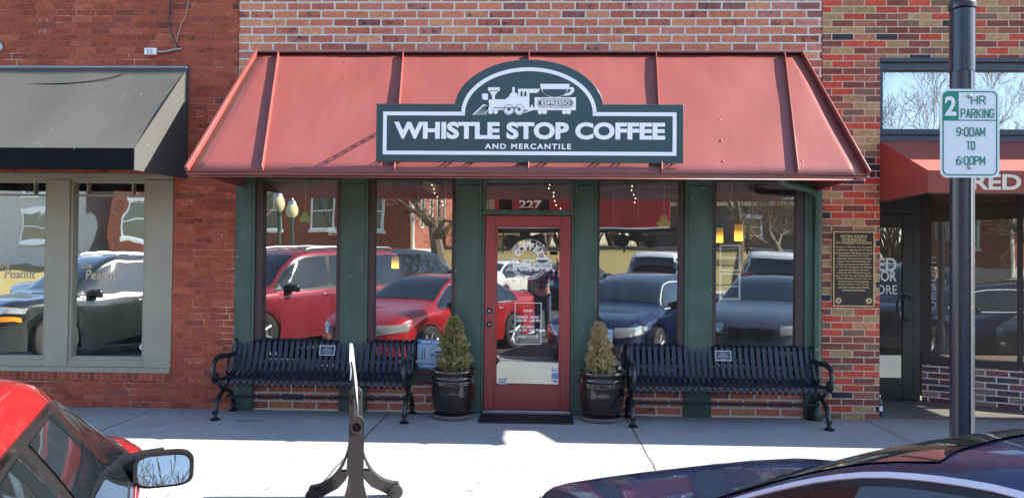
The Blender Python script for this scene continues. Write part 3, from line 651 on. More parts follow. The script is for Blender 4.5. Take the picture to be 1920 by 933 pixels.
m = MB(); m.box(d0, d0+.06, DY, DY+.06, .02, 2.78); m.box(4.40, d1, DY, DY+.06, .02, 2.78); m.box(d0+.06, 4.40, DY, DY+.06, 2.2, 2.78); obj('door_frame', m, M['black'], rb)
m = MB(); m.box(d0+.06, d0+.13, DY-.02, DY+.03, .03, 2.19); m.box(4.27, 4.39, DY-.02, DY+.03, .03, 2.19); m.box(d0+.13, 4.27, DY-.02, DY+.03, .03, .28); m.box(d0+.13, 4.27, DY-.02, DY+.03, 2.03, 2.19)
d_ = obj('door', m, M['black'], rb, bevel=.004)
m = MB(); m.box(d0+.13, 4.27, DY, DY+.008, .28, 2.03); obj('pane', m, glass_pane('entrance_glass', .24, wob=.0006), d_)
m = MB(); hx = ax(1702, 580, DY-.07); za, zb = az(1702, 558, DY), az(1702, 598, DY); m.tube(smooth_path([(hx+.06, DY-.02, za), (hx-.02, DY-.07, za+.01), (hx-.05, DY-.085, za-.06), (hx-.05, DY-.085, zb+.06), (hx-.02, DY-.07, zb-.01), (hx+.06, DY-.02, zb)], 5), .014, 8); obj('handle', m, M['iron'], d_)
m = MB(); Yt = DY-.003
for t, x0, x1, y0, y1, bld in (('RED', 1628, 1681, 483, 508, .02), ('DOOR', 1619, 1681, 507, 527, .02), ('STORE', 1622, 1682, 534, 551, .0)):
    text_fit(m, t, ax(x0, y1, Yt), ax(x1, y1, Yt), az(1650, y1, Yt), az(1650, y0, Yt), Yt, bld)
obj('window_lettering', m, M['white'], d_, fixn=False, smooth=False)
# diagonal display window
A_, B_ = Vector((4.5, 1.06, 0)), Vector((6.5, .05, 0)); dv = (B_-A_); ln = dv.length; dv.normalize(); nv = Vector((dv.y, -dv.x, 0))
if nv.y > 0: nv = -nv
dfn = lambda u, v, t: tuple(A_+dv*u+nv*t+Vector((0, 0, v)))
def dbox(m, u0, u1, t0, t1, z0, z1): m.prism([(u0, z0), (u1, z0), (u1, z1), (u0, z1)], dfn, t0, t1)
m = MB(); dbox(m, 0, ln, -.15, 0, 0, .45); m.box(6.51, RX, -.008, .2, 0, .45); obj('knee_wall', m, M['brick_pale'], rb)
m = MB(); dbox(m, 0, ln, -.12, .03, .452, .53); dbox(m, 0, .1, -.1, .01, .53, 2.78); dbox(m, ln-.1, ln, -.1, .01, .53, 2.78); dbox(m, ln*.42, ln*.42+.05, -.1, .01, .53, 2.78); dbox(m, .1, ln-.1, -.1, .01, 2.66, 2.78)
m.box(6.52, RX, -.03, .12, .453, .53); m.box(6.95, RX, -.02, .1, .53, 2.879)
dw = obj('display_window', m, M['black'], rb)
m = MB(); dbox(m, .1, ln*.42, -.05, -.042, .53, 2.66); dbox(m, ln*.42+.05, ln-.1, -.05, -.042, .53, 2.66); m.box(6.55, 6.95, .03, .038, .53, 2.87); obj('pane', m, M['glass_dark'], dw)
m = MB(); 
q1, q0 = at(1750, 540, 2.0), CAM
tt = (A_-q0).dot(nv)/(q1-q0).dot(nv); uc = ((q0+(q1-q0)*tt)-A_).dot(dv)
for i, ch in enumerate('CLOSED'):
    text_fit(m, ch, uc-.03, uc+.03, 1.62-.105*i, 1.70-.105*i, -.04, .02, 1, dfn)
obj('window_lettering', m, paint('grey_vinyl', (.5, .5, .5), .5), dw, fixn=False, smooth=False)
ra = thing('fabric_awning', 'rust red fabric awning with cream lettering over the recessed shop entrance', 'awning', (6, 0, 2.24))
RYF = -1.2; rx = ax(1740, 340, RYF); rt_, rf_, rbm = 2.875, az(1740, 319, RYF), az(1740, 361, RYF); RE = 6.98
m = MB(); m.grid([[(OX+(rx-OX)*v+(RE-OX-(rx-OX)*v)*k/30, -.01+(RYF+.01)*v, rt_+(rf_-rt_)*v-.015*math.sin(math.pi*v)) for k in range(31)] for v in (i/8 for i in range(9))])
m.add([(rx, RYF, rf_), (RE, RYF, rf_), (RE, RYF, rbm), (rx, RYF, rbm)], [(0, 1, 2, 3)]); obj('canopy', m, M['redfab'], ra, fixn=False)
m = MB(); m.add([(OX, -.01, rt_), (rx, RYF, rf_), (rx, RYF, rbm), (OX, -.01, 2.25)], [(0, 1, 2, 3)]); obj('end_panel', m, M['redfab'], ra, fixn=False); m = MB(); m.add([(RE, -.01, rt_), (RE, RYF, rf_), (RE, RYF, rbm), (RE, -.01, 2.25)], [(0, 1, 2, 3)]); obj('end_panel', m, M['redfab'], ra, fixn=False)
m = MB(); text_fit(m, 'RED DOOR', ax(1822, 340, RYF), ax(1822, 340, RYF)+1.22, az(1850, 356, RYF), az(1850, 326, RYF), RYF-.004, .03); obj('lettering', m, paint('cream_lettering', (.62, .56, .45), .6), ra, fixn=False, smooth=False)
m = MB()
for p_ in ([(OX+.03, -.02, 2.25), (rx+.02, RYF+.02, rbm+.01)], [(rx+.02, RYF+.02, rbm), (RE-.02, RYF+.02, rbm)], [(rx+.02, RYF+.02, rf_-.02), (RE-.02, RYF+.02, rf_-.02)]): m.tube(p_, .013, 8)
obj('awning_frame', m, M['black'], ra)
# bronze plaque
pq = thing('bronze_plaque', 'dark bronze history plaque with raised gold text on the mixed brick pier', 'plaque', (ax(1598, 504), -.01, az(1598, 574)))
x0, x1, z0, z1 = ax(1560, 504), ax(1637, 504), az(1598, 574), az(1598, 434)
m = MB(); m.box(x0, x1, -.03, -.0085, z0, z1); obj('plate', m, paint('dark_bronze', (.03, .022, .018), .45, metal=.3), pq, bevel=.002)
gold = paint('raised_bronze', (.55, .4, .2), .4, metal=.45)
m = MB(); f = .011; m.ring([(x0, z0), (x1, z0), (x1, z1), (x0, z1)], [(x0+f, z0+f), (x1-f, z0+f), (x1-f, z1-f), (x0+f, z1-f)], XZ, -.036, -.0302); obj('rim', m, gold, pq)
m = MB(); xc = (x0+x1)/2
L_ = [('HISTORIC BUILDING', .27, .03), ('229 SE Main Street', .25, .028), ('R.H. MARQUETTE BUILDING', .36, .03), None] + [(t, wd, .021) for t, wd in (('On May 6, 1893, Mr. R.H. Marquette', .37), ('established a cigar factory and store', .365), ('at this location. The store was a local', .375), ('gathering place for men in the', .31), ('community. Its popularity increased', .365), ('greatly when a bowling alley was', .335), ('added to the business years later.', .34), ('In 1917, Mr. Marquette was elected', .36), ('mayor and decided to close the', .31), ('enterprise. R.H. Marquette passed', .345), ('away in 1939. He was the grandfather', .38), ('of Mary Marquette Groves, who was', .36), ('the great niece of the legendary', .32), ('Thomas Coleman "Cole" Younger', .325), ('and wife of noted Lee\'s Summit', .31), ('historian Frank Groves.', .235))]
zz = z1-.052
for l in L_:
    if l: text_fit(m, l[0], xc-l[1]/2, xc+l[1]/2, zz-l[2]*.5, zz+l[2]*.5, -.032, .03)
    zz -= .033 if l and l[2] > .022 else (.0295 if l else .012)
obj('lettering', m, gold, pq, fixn=False, smooth=False)
for xx in (x0+.055, x1-.055):
    m = MB(); m.lathe([(.0, -.034), (.03, -.034), (.033, -.0302)], (xx, 0, z0+.06), 20, 'y'); sl = obj('seal', m, gold, pq)
    m = MB(); m.prism([(xx-.015, z0+.05), (xx-.003, z0+.062), (xx-.01, z0+.075), (xx+.004, z0+.068), (xx+.014, z0+.078), (xx+.008, z0+.058), (xx+.016, z0+.046), (xx, z0+.053)], XZ, -.0365, -.0342); obj('seal_relief', m, M['black'], sl)

# ================================================================== STREET FURNITURE
# --- bench
def make_bench():
    t = thing('park_bench', 'black metal strap bench left of the shop door, under the two left windows', 'bench', (0, 0, 0), world=False)
    L = 1.86; n = 30
    prof = smooth_path([(0, .05, .70), (0, .042, .737), (0, .01, .742), (0, -.012, .715), (0, -.048, .61), (0, -.105, .48), (0, -.15, .415), (0, -.22, .395), (0, -.36, .41), (0, -.47, .415), (0, -.525, .405), (0, -.545, .37), (0, -.53, .335)], 4)
    m = MB(); pit = L/n; wv = .037
    for k in range(n):
        x = -L/2+pit*(k+.5); pr = [Vector((x, p.y, p.z)) for p in prof]; vs = []
        for i, p in enumerate(pr):
            tg = (pr[min(i+1, len(pr)-1)]-pr[max(i-1, 0)]).normalized(); nn = Vector((0, -tg.z, tg.y))*.003
            vs += [p-nn+Vector((-wv/2, 0, 0)), p-nn+Vector((wv/2, 0, 0)), p+nn+Vector((wv/2, 0, 0)), p+nn+Vector((-wv/2, 0, 0))]
        fs = []
        for i in range(len(pr)-1):
            for j in range(4): fs.append((i*4+j, i*4+(j+1) % 4, i*4+4+(j+1) % 4, i*4+4+j))
        fs += [(3, 2, 1, 0), tuple(len(vs)-4+j for j in range(4))]
        m.add(vs, fs)
    obj('slat_seat', m, M['strap'], t)
    for y, z in ((.022, .71), (-.075, .53), (-.19, .375), (-.36, .385), (-.50, .365)):
        m = MB(); m.box(-L/2, L/2, y-.004, y+.004, z-.019, z+.019) if z > .5 else m.box(-L/2, L/2, y-.019, y+.019, z-.004, z+.004); obj('rail', m, M['iron'], t)
    m = MB(); m.tube([(-L/2, -.29, .195), (L/2, -.29, .195)], .015, 8); obj('stretcher', m, M['iron'], t)
    for sx_ in (-1, 1):
        x = sx_*(L/2+.012); q = lambda pts: smooth_path([(x, a, b_) for a, b_ in pts], 6)
        m = MB()
        m.tube(q([(.055, .69), (.045, .737), (.012, .752), (-.02, .72), (-.055, .61), (-.11, .48), (-.16, .40), (-.26, .375), (-.45, .39), (-.55, .38)]), .021, 8, flat=.8)
        m.tube(q([(-.555, .37), (-.595, .44), (-.585, .54), (-.52, .60), (-.40, .615), (-.27, .605), (-.15, .60), (-.075, .60)]), [.019]*8+[.022]*20+[.02]*15, 8, flat=1.3)
        m.tube(q([(-.17, .595), (-.23, .52), (-.26, .45), (-.22, .40)]), .014, 8)
        m.tube(q([(-.54, .46), (-.505, .45), (-.49, .42), (-.51, .40), (-.54, .41)]), .017, 8)
        for yy, zz in ((-.055, .61), (-.042, .645), (-.03, .68)): m.tube([(x-.024, yy, zz), (x+.024, yy, zz)], .019, 8)
        obj('end_frame', m, M['iron'], t)
        m = MB(); m.tube(q([(-.53, .02), (-.515, .10), (-.47, .18), (-.40, .235), (-.33, .26), (-.24, .31), (-.2, .385)]), [.021]*6+[.024]*12+[.02]*19, 8)
        m.lathe([(.0, 0), (.048, 0), (.05, .012), (.034, .022), (.022, .03)], (x, -.535, 0), 14); m.lathe([(.02, .055), (.03, .065), (.03, .085), (.02, .097)], (x, -.527, 0), 12); obj('leg', m, M['iron'], t)
        m = MB(); m.tube(q([(-.055, .02), (-.07, .10), (-.11, .18), (-.19, .235), (-.28, .26), (-.40, .31), (-.49, .38)]), [.021]*6+[.024]*12+[.02]*19, 8)
        m.lathe([(.0, 0), (.048, 0), (.05, .012), (.034, .022), (.022, .03)], (x, -.05, 0), 14); m.lathe([(.02, .055), (.03, .065), (.03, .085), (.02, .097)], (x, -.057, 0), 12); obj('leg', m, M['iron'], t)
    # memorial plate on the backrest
    c = Vector((.04, -.047, .645)); tilt = math.atan2(.038, .11)
    fn = lambda a, b_, d: (c.x+a, c.y-b_*math.sin(tilt)*-1-d*math.cos(tilt), c.z+b_*math.cos(tilt)-d*math.sin(tilt)*-1)
    m = MB(); m.prism([(-.08, -.052), (.08, -.052), (.08, .052), (-.08, .052)], fn, 0, .006); pl = obj('memorial_plate', m, paint('plate_dark', (.06, .06, .07), .35, metal=.4), t)
    m = MB(); m.ring([(-.08, -.052), (.08, -.052), (.08, .052), (-.08, .052)], [(-.075, -.047), (.075, -.047), (.075, .047), (-.075, .047)], fn, .0062, .0075); obj('plate_rim', m, M['white'], pl)
    m = MB()
    for k, (wd, h) in enumerate(((.04, .004), (.025, .004), (.05, .006), (.055, .003), (.03, .004))): m.prism([(-wd, .03-.016*k-h/2), (wd, .03-.016*k-h/2), (wd, .03-.016*k+h/2), (-wd, .03-.016*k+h/2)], fn, .0062, .007)
    obj('engraved_lines', m, M['steel'], pl)
    return t
bench = make_bench(); bench['group'] = 'benches in front of the coffee shop'
bench.location = (-2.235, -.03, 0)
b2 = copy_tree(bench); b2.location = (1.885, -.03, 0); b2['label'] = 'black metal strap bench right of the shop door, by the downspout'

# --- planters
glaze = NB('dark_brown_glazed_ceramic'); p = glaze.objc(); a = glaze.noise(glaze.scale(p, 1, 1, .5), 7, 5, .6)
glaze.set(Base_Color=glaze.ramp(a, [(.35, (.012, .010, .012)), (.62, (.03, .018, .015)), (.8, (.07, .035, .02))]), Roughness=.12, Coat_Weight=.6); M['glaze'] = glaze.m
M['saucer'] = paint('clay_saucer', (.17, .15, .14), .6, scale=12, dirt=.2)
M['soil'] = paint('potting_soil', (.03, .022, .016), .95, scale=30, bump=.8)
def needles(name, c0_, c1_, c2_):
    N = NB(name); p = N.objc(); z = N.xyz(p)[2]
    a = N.noise(p, 14, 3); c = N.ramp(a, [(.3, c0_), (.5, c1_), (.72, c2_)]); N.set(Base_Color=c, Roughness=.75); return N.m
def make_pot(): 
    t = thing('plant_pot', 'dark glazed ceramic pot with ribbed band, left of the red door', 'plant pot', (0, 0, 0), world=False)
    m = MB(); m.lathe([(.0, .035), (.165, .035), (.185, .06), (.215, .16), (.228, .26), (.226, .335), (.23, .345), (.224, .355), (.231, .368), (.224, .38), (.231, .392), (.222, .402), (.222, .44), (.238, .452), (.243, .468), (.238, .484), (.222, .487), (.212, .478), (.208, .455), (.205, .43)], (0, 0, 0), 48, cap=False)
    obj('pot', m, M['glaze'], t, angle=60)
    m = MB()
    for i in range(26):
        an = 2*math.pi*i/26; m.lathe([(.0, .0), (.007, .002), (.0, .006)], (0, 0, 0), 6) if False else m.box(.2265*math.cos(an)-.008, .2265*math.cos(an)+.008, .2265*math.sin(an)-.008, .2265*math.sin(an)+.008, .356, .378)
    obj('relief_band', m, M['glaze'], t, bevel=.003)
    m = MB(); m.lathe([(.0, .435), (.1, .44), (.206, .432)], (0, 0, 0), 24, cap=False); obj('soil', m, M['soil'], t); return t
def make_saucer():
    m = MB(); m.lathe([(.0, .0), (.185, .0), (.2, .012), (.214, .045), (.21, .05), (.203, .047), (.19, .02), (.0, .018)], (0, 0, 0), 40, cap=False)
    o = obj('pot_saucer', m, M['saucer'], loc=(0, 0, 0), angle=50); return tag(o, 'round grey clay saucer under the pot left of the red door', 'saucer')
def make_shrub(seed, mat, h=.62, rad=.155, lean=0.0):
    rn = random.Random(seed); t = thing('conifer_shrub', '', 'shrub', (0, 0, 0), world=False)
    m = MB(); m.tube([(0, 0, -.01), (0, 0, h*.4), (lean, 0, h*.9)], [.014, .01, .003], 6); obj('trunk', m, paint('bark_brown', (.09, .06, .04), .9), t)
    m = MB()
    for i in range(1900):
        v = rn.random()**.85; z = h*v; bump_ = 1+.22*math.sin(7*v*3+seed)+.15*rn.random()
        R_ = rad*(1-v)**.72*bump_+.012; an = rn.uniform(0, 6.283); rr = R_*(rn.random()**.35)
        c = Vector((rr*math.cos(an)+lean*v, rr*math.sin(an), z+.015))
        d = Vector((math.cos(an), math.sin(an), rn.uniform(.2, 1.4))).normalized(); d += Vector((rn.uniform(-.5, .5), rn.uniform(-.5, .5), rn.uniform(-.3, .3))); d.normalize()
        l = rn.uniform(.03, .062); s1 = d.cross(Vector((rn.random(), rn.random(), rn.random()+.1))).normalized(); s2 = d.cross(s1); wv = rn.uniform(.004, .0075)
        for k in range(3):
            dd = (d+s1*rn.uniform(-.6, .6)+s2*rn.uniform(-.6, .6)).normalized(); q = c+dd*l
            m.add([c-s1*wv*.6, c+s1*wv*.6, c+dd*l*.6+s1*wv, q, c+dd*l*.6-s1*wv], [(0, 1, 2, 3, 4)])
    obj('foliage', m, mat, t, fixn=False, smooth=False); return t
pot = make_pot(); pot.location = (ax(850, 740, -.24), -.25, .012); pot['group'] = 'glazed pots beside the door'
pot2 = copy_tree(pot); pot2.location = (ax(1128, 745, -.26), -.26, .012); pot2['label'] = 'dark glazed ceramic pot with browner rim, right of the red door'; pot2.rotation_euler = (0, 0, 2.2)
s1_ = make_saucer(); s1_.location = (pot.location.x, pot.location.y, .0); s1_['group'] = 'saucers under the pots'
s2_ = s1_.copy(); COL.objects.link(s2_); s2_.location = (pot2.location.x, pot2.location.y, 0); s2_['label'] = 'round pale clay saucer under the pot right of the red door'
sh = make_shrub(3, needles('green_brown_needles', (.17, .19, .065), (.32, .29, .115), (.52, .40, .19)), .545, .165); sh.location = (pot.location.x+.0, pot.location.y, .445); sh['label'] = 'small cone shaped conifer still part green in the left pot'; sh['group'] = 'conifers in pots'
sh2 = make_shrub(8, needles('dead_brown_needles', (.34, .26, .12), (.50, .39, .2), (.64, .53, .33)), .50, .125, -.02); sh2.location = (pot2.location.x-.01, pot2.location.y, .445); sh2['label'] = 'dried tan conifer in the right pot, narrow and uneven'; sh2['group'] = 'conifers in pots'

# --- door mat
m = MB(); mx0, mx1 = -.575, .372; m.box(mx0, mx1, -.5, -.05, .001, .012)
mt = thing('door_mat', 'black ribbed rubber mat lying in front of the red door', 'mat', ((mx0+mx1)/2, -.27, 0)); obj('mat_base', m, paint('black_rubber', (.016, .016, .02), .6, world=True), mt, bevel=.004)
m = MB(); x = mx0+.02
while x < mx1-.02: m.box(x, x+.010, -.485, -.065, .0122, .0165); x += .021
obj('ribs', m, paint('black_rubber_ribs', (.018, .018, .022), .6, world=True), mt)

# --- things in the windows
def shamrock(px, py, Y, size, label):
    c = at(px, py, Y); t = thing('shamrock_ornament', label, 'ornament', tuple(c), group='shamrocks hanging in the windows')
    m = MB()
    for an in (90, 205, -25):
        cx_, cz_ = c.x+size*.5*math.cos(R(an)), c.z+size*.5*math.sin(R(an)); u = R(an)
        pts = [(cx_+size*.46*(math.cos(a)*(1-.25*(1 if abs(math.sin((a-u)/2)) < .22 else 0))), cz_+size*.46*(math.sin(a)*(1-.25*(1 if abs(math.sin((a-u)/2)) < .22 else 0)))) for a in [u+2*math.pi*i/20 for i in range(20)]]
        m.prism(pts, XZ, Y-.003+.001*(an > 100), Y+.003)
    obj('leaves', m, M['shamrock'], t, bevel=0)
    m = MB(); m.tube([(c.x, Y, c.z), (c.x+size*.1, Y, c.z-size*.85)], size*.07, 6); obj('stalk', m, M['shamrock'], t)
    m = MB(); m.tube([(c.x, Y, c.z+size*.9), (c.x, Y, 2.74)], .0018, 4); obj('thread', m, M['white'], t)
M['shamrock'] = emit('translucent_green_film', (.32, .42, .02), .0)
M['shamrock'] = paint('bright_green_film', (.22, .75, .10), .4)
shamrock(572, 408, .085, .075, 'yellow green shamrock ornament hanging on a thread in the leftmost shop window')
shamrock(1245, 417, .085, .085, 'light green shamrock ornament hanging in the window right of the door')
for px, Y in ((522, .2), (637, .2)): pass
thr = [(785, .2), (835, .2), (1150, .2), (1197, .2), (1372, .2), (1412, .2), (612, .2)]
for px, Y in thr:
    q = at(px, 350, Y); m = MB(); m.tube([(q.x, Y, 2.744), (q.x, Y, 2.05)], .0018, 4); o = obj('hanging_thread', m, M['white'], loc=(q.x, Y, 2.05)); tag(o, 'bare white thread hanging down behind the shop window glass', 'thread', 'threads hanging in the shop windows')
# poster
Y = .034
x0, x1, z1, z0 = ax(783, 664, Y), ax(838, 664, Y), az(810, 636, Y), az(810, 690, Y)
ps = thing('window_poster', 'blue and white poster about dining local in the window behind the left pot', 'poster', ((x0+x1)/2, Y, z0)); blue = paint('poster_blue', (.05, .22, .55), .5); lbl = paint('poster_light_blue', (.42, .58, .72), .5)
m = MB(); m.box(x0, x1, Y, Y+.003, z0, z1); obj('sheet', m, lbl, ps)
m = MB(); hb = (z1-z0)*.17; m.box(x0, x1, Y-.0012, Y-.0002, z1-hb, z1); obj('band', m, blue, ps); m = MB(); m.box(x0, x1, Y-.0012, Y-.0002, z0, z0+hb); obj('band', m, blue, ps)
m = MB(); text_fit(m, '"DINE LOCAL"', x0+.015, x1-.012, z1-hb*.8, z1-hb*.2, Y-.002, .03, 1, lambda u, v, t: (u+(v-z0)*.1-.02, t, v)); text_fit(m, '"LISTEN LOCAL"', x0+.015, x1-.012, z0+hb*.2, z0+hb*.8, Y-.002, .03); obj('lettering', m, M['white'], ps, fixn=False, smooth=False)
ink = paint('poster_ink', (.03, .06, .15), .5); m = MB(); cx_, cz_ = x0+(x1-x0)*.68, (z0+z1)/2; m.ring(circ(cx_, cz_, .085, 32), circ(cx_, cz_, .08, 32), XZ, Y-.0015, Y-.0004)
for xx in (x0+.045, x0+.07): m.box(xx, xx+.009, Y-.0015, Y-.0004, cz_-.06, cz_+.06)
m.prism(ell(cx_-.05, cz_-.01, .02, .011, 0, 340), XZ, Y-.0015, Y-.0004); m.box(cx_-.03, cx_+.05, Y-.0015, Y-.0004, cz_+.01, cz_+.03); m.box(cx_-.02, cx_+.05, Y-.0015, Y-.0004, cz_-.03, cz_-.008); obj('printed_emblem', m, ink, ps)
# cafe notices in the right window: white double frame
Y = .062
fr_ = thing('window_frame_decor', 'two white empty picture frames stacked one above the other inside the rightmost window', 'frame', (ax(1368, 560, Y), Y, az(1368, 562, Y)))
for y0, y1 in ((458, 508), (511, 562)):
    a0, a1, c0_, c1_ = ax(1349, 510, Y), ax(1389, 510, Y), az(1368, y1, Y), az(1368, y0, Y); f = .022
    m = MB(); m.ring([(a0, c0_), (a1, c0_), (a1, c1_), (a0, c1_)], [(a0+f, c0_+f), (a1-f, c0_+f), (a1-f, c1_-f), (a0+f, c1_-f)], XZ, Y, Y+.02); k = obj('picture_frame', m, M['white'], fr_, bevel=.003)
    m = MB(); m.box(a0+f, a1-f, Y+.008, Y+.012, (c0_+c1_)/2-.006, (c0_+c1_)/2+.006); obj('crossbar', m, M['white'], k)
q = at(623, 434, .07); m = MB(); m.box(q.x-.045, q.x+.045, .07, .074, q.z-.04, q.z+.05); nc = thing('window_notice', 'small white and blue notice stuck inside the leftmost shop window', 'notice', tuple(q)); obj('sheet', m, M['white'], nc)
m = MB(); m.box(q.x-.005, q.x+.038, .0685, .0695, q.z-.033, q.z+.01); obj('blue_print', m, blue, nc)
q = at(1143, 633, .034); m = MB(); m.box(q.x-.03, q.x+.03, .034, .037, q.z-.09, q.z+.09); nc = thing('window_notice', 'narrow pale blue card at the window edge behind the right conifer', 'notice', tuple(q)); obj('sheet', m, lbl, nc)
m = MB()
for dz in (-.045, 0, .045): m.box(q.x-.024, q.x+.024, .0325, .0335, q.z+dz-.003, q.z+dz+.003)
obj('printed_lines', m, ink, nc)
# a hanging box sign and pendant lamps in the shop
lg_ = NB('amber_lamp_glow'); zz_ = lg_.xyz(lg_.objc())[2]; lg_.set(Base_Color=(.6, .35, .05), Emission_Color=(1, .5, .05), Emission_Strength=lg_.math('MULTIPLY_ADD', lg_.step(zz_, .06, -.09), 1.1, .12)); M['lampglow'] = lg_.m
def pendant(px, py, Y, r, h, label):
    c = at(px, py, Y); t = thing('pendant_lamp', label, 'lamp', tuple(c), group='amber pendant lamps inside the shop')
    m = MB(); m.lathe([(r, -h/2), (r*1.02, 0), (r, h/2)], tuple(c), 20, cap=True); obj('lamp_shade', m, M['lampglow'], t)
    m = MB(); m.tube([(c.x, c.y, c.z+h/2), (c.x, c.y, 2.745)], .008, 6); obj('cord', m, M['black'], t)
pendant(1385, 436, 2.2, .055, .22, 'glowing amber pendant lamp in the middle of the rightmost window')
pendant(1349, 441, 2.6, .05, .2, 'glowing amber pendant lamp at the left edge of the rightmost window')
pendant(741, 492, 2.4, .05, .16, 'small amber pendant lamp seen through the window left of the door')
# string of fairy lights
M['fairy'] = emit('warm_fairy_light', (1, .8, .45), 3.0)
for k, (px, py, label) in enumerate(((812, 345, 'string of tiny fairy lights at the top of the window left of the door'), (1035, 352, 'string of tiny fairy lights in the glass above the door'), (1180, 340, 'string of tiny fairy lights at the top of the window right of the door'))):
    q = at(px, py, .5); t = thing('fairy_lights', label, 'string lights', tuple(q), group='fairy lights inside the shop'); rn = random.Random(k)
    pts = [Vector((q.x+(i/9-.5)*.16+rn.uniform(-.02, .02), .5+rn.uniform(-.04, .04), q.z+.17-i*.045)) for i in range(10)]
    m = MB(); m.tube(pts, .002, 4); obj('wire', m, M['black'], t)
    m = MB()
    for p_ in pts: m.lathe([(.0, -.006), (.006, 0), (.0, .006)], tuple(p_+Vector((rn.uniform(-.02, .02), 0, 0))), 6)
    obj('bulbs', m, M['fairy'], t)
q = at(808, 348, .6); t = thing('speaker_box', 'pale tilted box speaker under the ceiling inside the window left of the door', 'speaker', tuple(q))
m = MB(); m.box(-.09, .09, -.06, .06, -.06, .06); mm = Matrix.Translation(q) @ Matrix.Rotation(.5, 4, 'Y') @ Matrix.Rotation(.3, 4, 'X'); m.v = [tuple(mm @ Vector(v)) for v in m.v]; obj('cabinet', m, M['taupe'], t, bevel=.01)
m = MB(); m.tube([(q.x, .6, q.z+.05), (q.x, .6, 2.745)], .012, 6); obj('bracket', m, M['black'], t)

# --- folding sidewalk sign seen edge on
M['greyplastic'] = paint('grey_moulded_plastic', (.03, .029, .028), .45, scale=9, var=.15, dirt=.25, bump=.15)
NA, NF = at(668.5, 790, -3.70), at(666.5, 800, -2.86); AXV = (NF-NA); AXV.z = 0; SLN = AXV.length; AXV.normalize()
ss = thing('sidewalk_sign', 'grey plastic swing sign stand seen edge on, its panel curling at the top', 'sign', (NA.x, NA.y, gz(NA.y)), math.atan2(AXV.y, AXV.x)-math.pi/2, world=False)
ss.rotation_euler = (SLOPE, 0, ss.rotation_euler.z)
from mathutils.geometry import tessellate_polygon
def holed(m, outer, holes, y0, y1):
    loops = [outer]+holes; pts = [p for l in loops for p in l]; tri = tessellate_polygon([[Vector((a, c, 0)) for a, c in l] for l in loops]); n = len(pts)
    fs = [tuple(t_) for t_ in tri]+[tuple(i+n for i in reversed(t_)) for t_ in tri]; k = 0
    for l in loops:
        q = len(l); fs += [(k+i, k+(i+1) % q, n+k+(i+1) % q, n+k+i) for i in range(q)]; k += q
    return m.add([(a, y0, c) for a, c in pts]+[(a, y1, c) for a, c in pts], fs)
def add_frame(y0, y1, w_, zt, spread, zs, holes_on=True):
    outer = [(w_*math.cos(R(a)), zt-w_+w_*math.sin(R(a))) for a in range(0, 181, 12)]
    lg = []
    for i in range(17):
        t = i/16; lg.append((w_+(spread-w_)*t**1.55, zs+(.10-zs)*(1-(1-t)**1.9)))
    outer += [(-a, c) for a, c in lg]+[(-spread-.012, .085), (-spread-.01, .03), (-spread+.02, .0), (-spread+.06, .0), (-spread+.075, .03)]
    outer += [(-.17, .055), (-.11, .085), (-.06, .14), (-.03, .2), (-.012, .255), (0, .275), (.012, .255), (.03, .2), (.06, .14), (.11, .085), (.17, .055)]
    outer += [(spread-.075, .03), (spread-.06, .0), (spread-.02, .0), (spread+.01, .03), (spread+.012, .085)]+lg[::-1]
    hz = zt-.062; hr = w_*.6; hs = [circ(0, hz, hr, 20)]
    hs += [[(s_*.05, .30), (s_*.075, .235), (s_*.10, .195), (s_*.058, .195)] for s_ in (-1, 1)]+[circ(s_*(spread-.03), .065, .017, 14) for s_ in (-1, 1)]
    m = MB(); holed(m, outer, hs, y0, y1); fr = obj('end_frame', m, M['greyplastic'], ss, bevel=.004, angle=40)
    m = MB(); m.ring(circ(0, hz, hr+.009, 24), circ(0, hz, hr, 24), XZ, y0-.004, y0+.002); obj('socket_rim', m, M['greyplastic'], fr)
    m = MB(); m.prism(circ(0, hz, hr-.001, 20), XZ, y0+.02, y0+.03); m.lathe([(.0, y0+.008), (.012, y0+.008), (.012, y0+.0199)], (0, 0, hz), 12, 'y'); obj('socket', m, M['black'], fr)
    return fr
near_top = az(668, 757, -3.72); far_top = az(690, 716, -2.86)
add_frame(-.03, .03, .043, near_top, .292, near_top-.36)
add_frame(SLN-.03, SLN+.03, .044, far_top, .292, far_top-.36)
m = MB(); m.tube([(0, .032, .34), (0, SLN-.032, .34)], .018, 8); obj('crossbar', m, M['greyplastic'], ss)
m = MB(); m.tube([(0, .04, near_top-.062), (0, SLN-.04, far_top-.062)], .013, 8); obj('pivot_bar', m, M['steel'], ss)
for s_ in (-1, 1):
    m = MB(); m.tube([(s_*.25, .032, .03), (s_*.25, SLN-.032, .03)], .02, 8); obj('foot_bar', m, M['black'], ss)
    m = MB(); m.lathe([(.0, -.02), (.045, -.018), (.05, 0), (.045, .018), (.0, .02)], (s_*.275, SLN-.055, .05), 20, 'y'); obj('roller', m, M['greyplastic'], ss)
cor = paint('corrugated_plastic_sheet', (.32, .33, .33), .4); yn, yf = .05, SLN-.06; Dn = 4.45
loc_ = lambda px, py: (((px-668.5)*Dn/FPX), near_top-(py-757)*Dn/FPX)
pth = smooth_path([Vector((.008, 0, .10)), Vector((.010, 0, .30)), Vector((.010, 0, .55))]+[Vector((loc_(a, c)[0], 0, loc_(a, c)[1])) for a, c in ((669.5, 756), (667.5, 737), (665, 718), (663, 700), (661.8, 688), (660.3, 675), (657.5, 661))], 5)
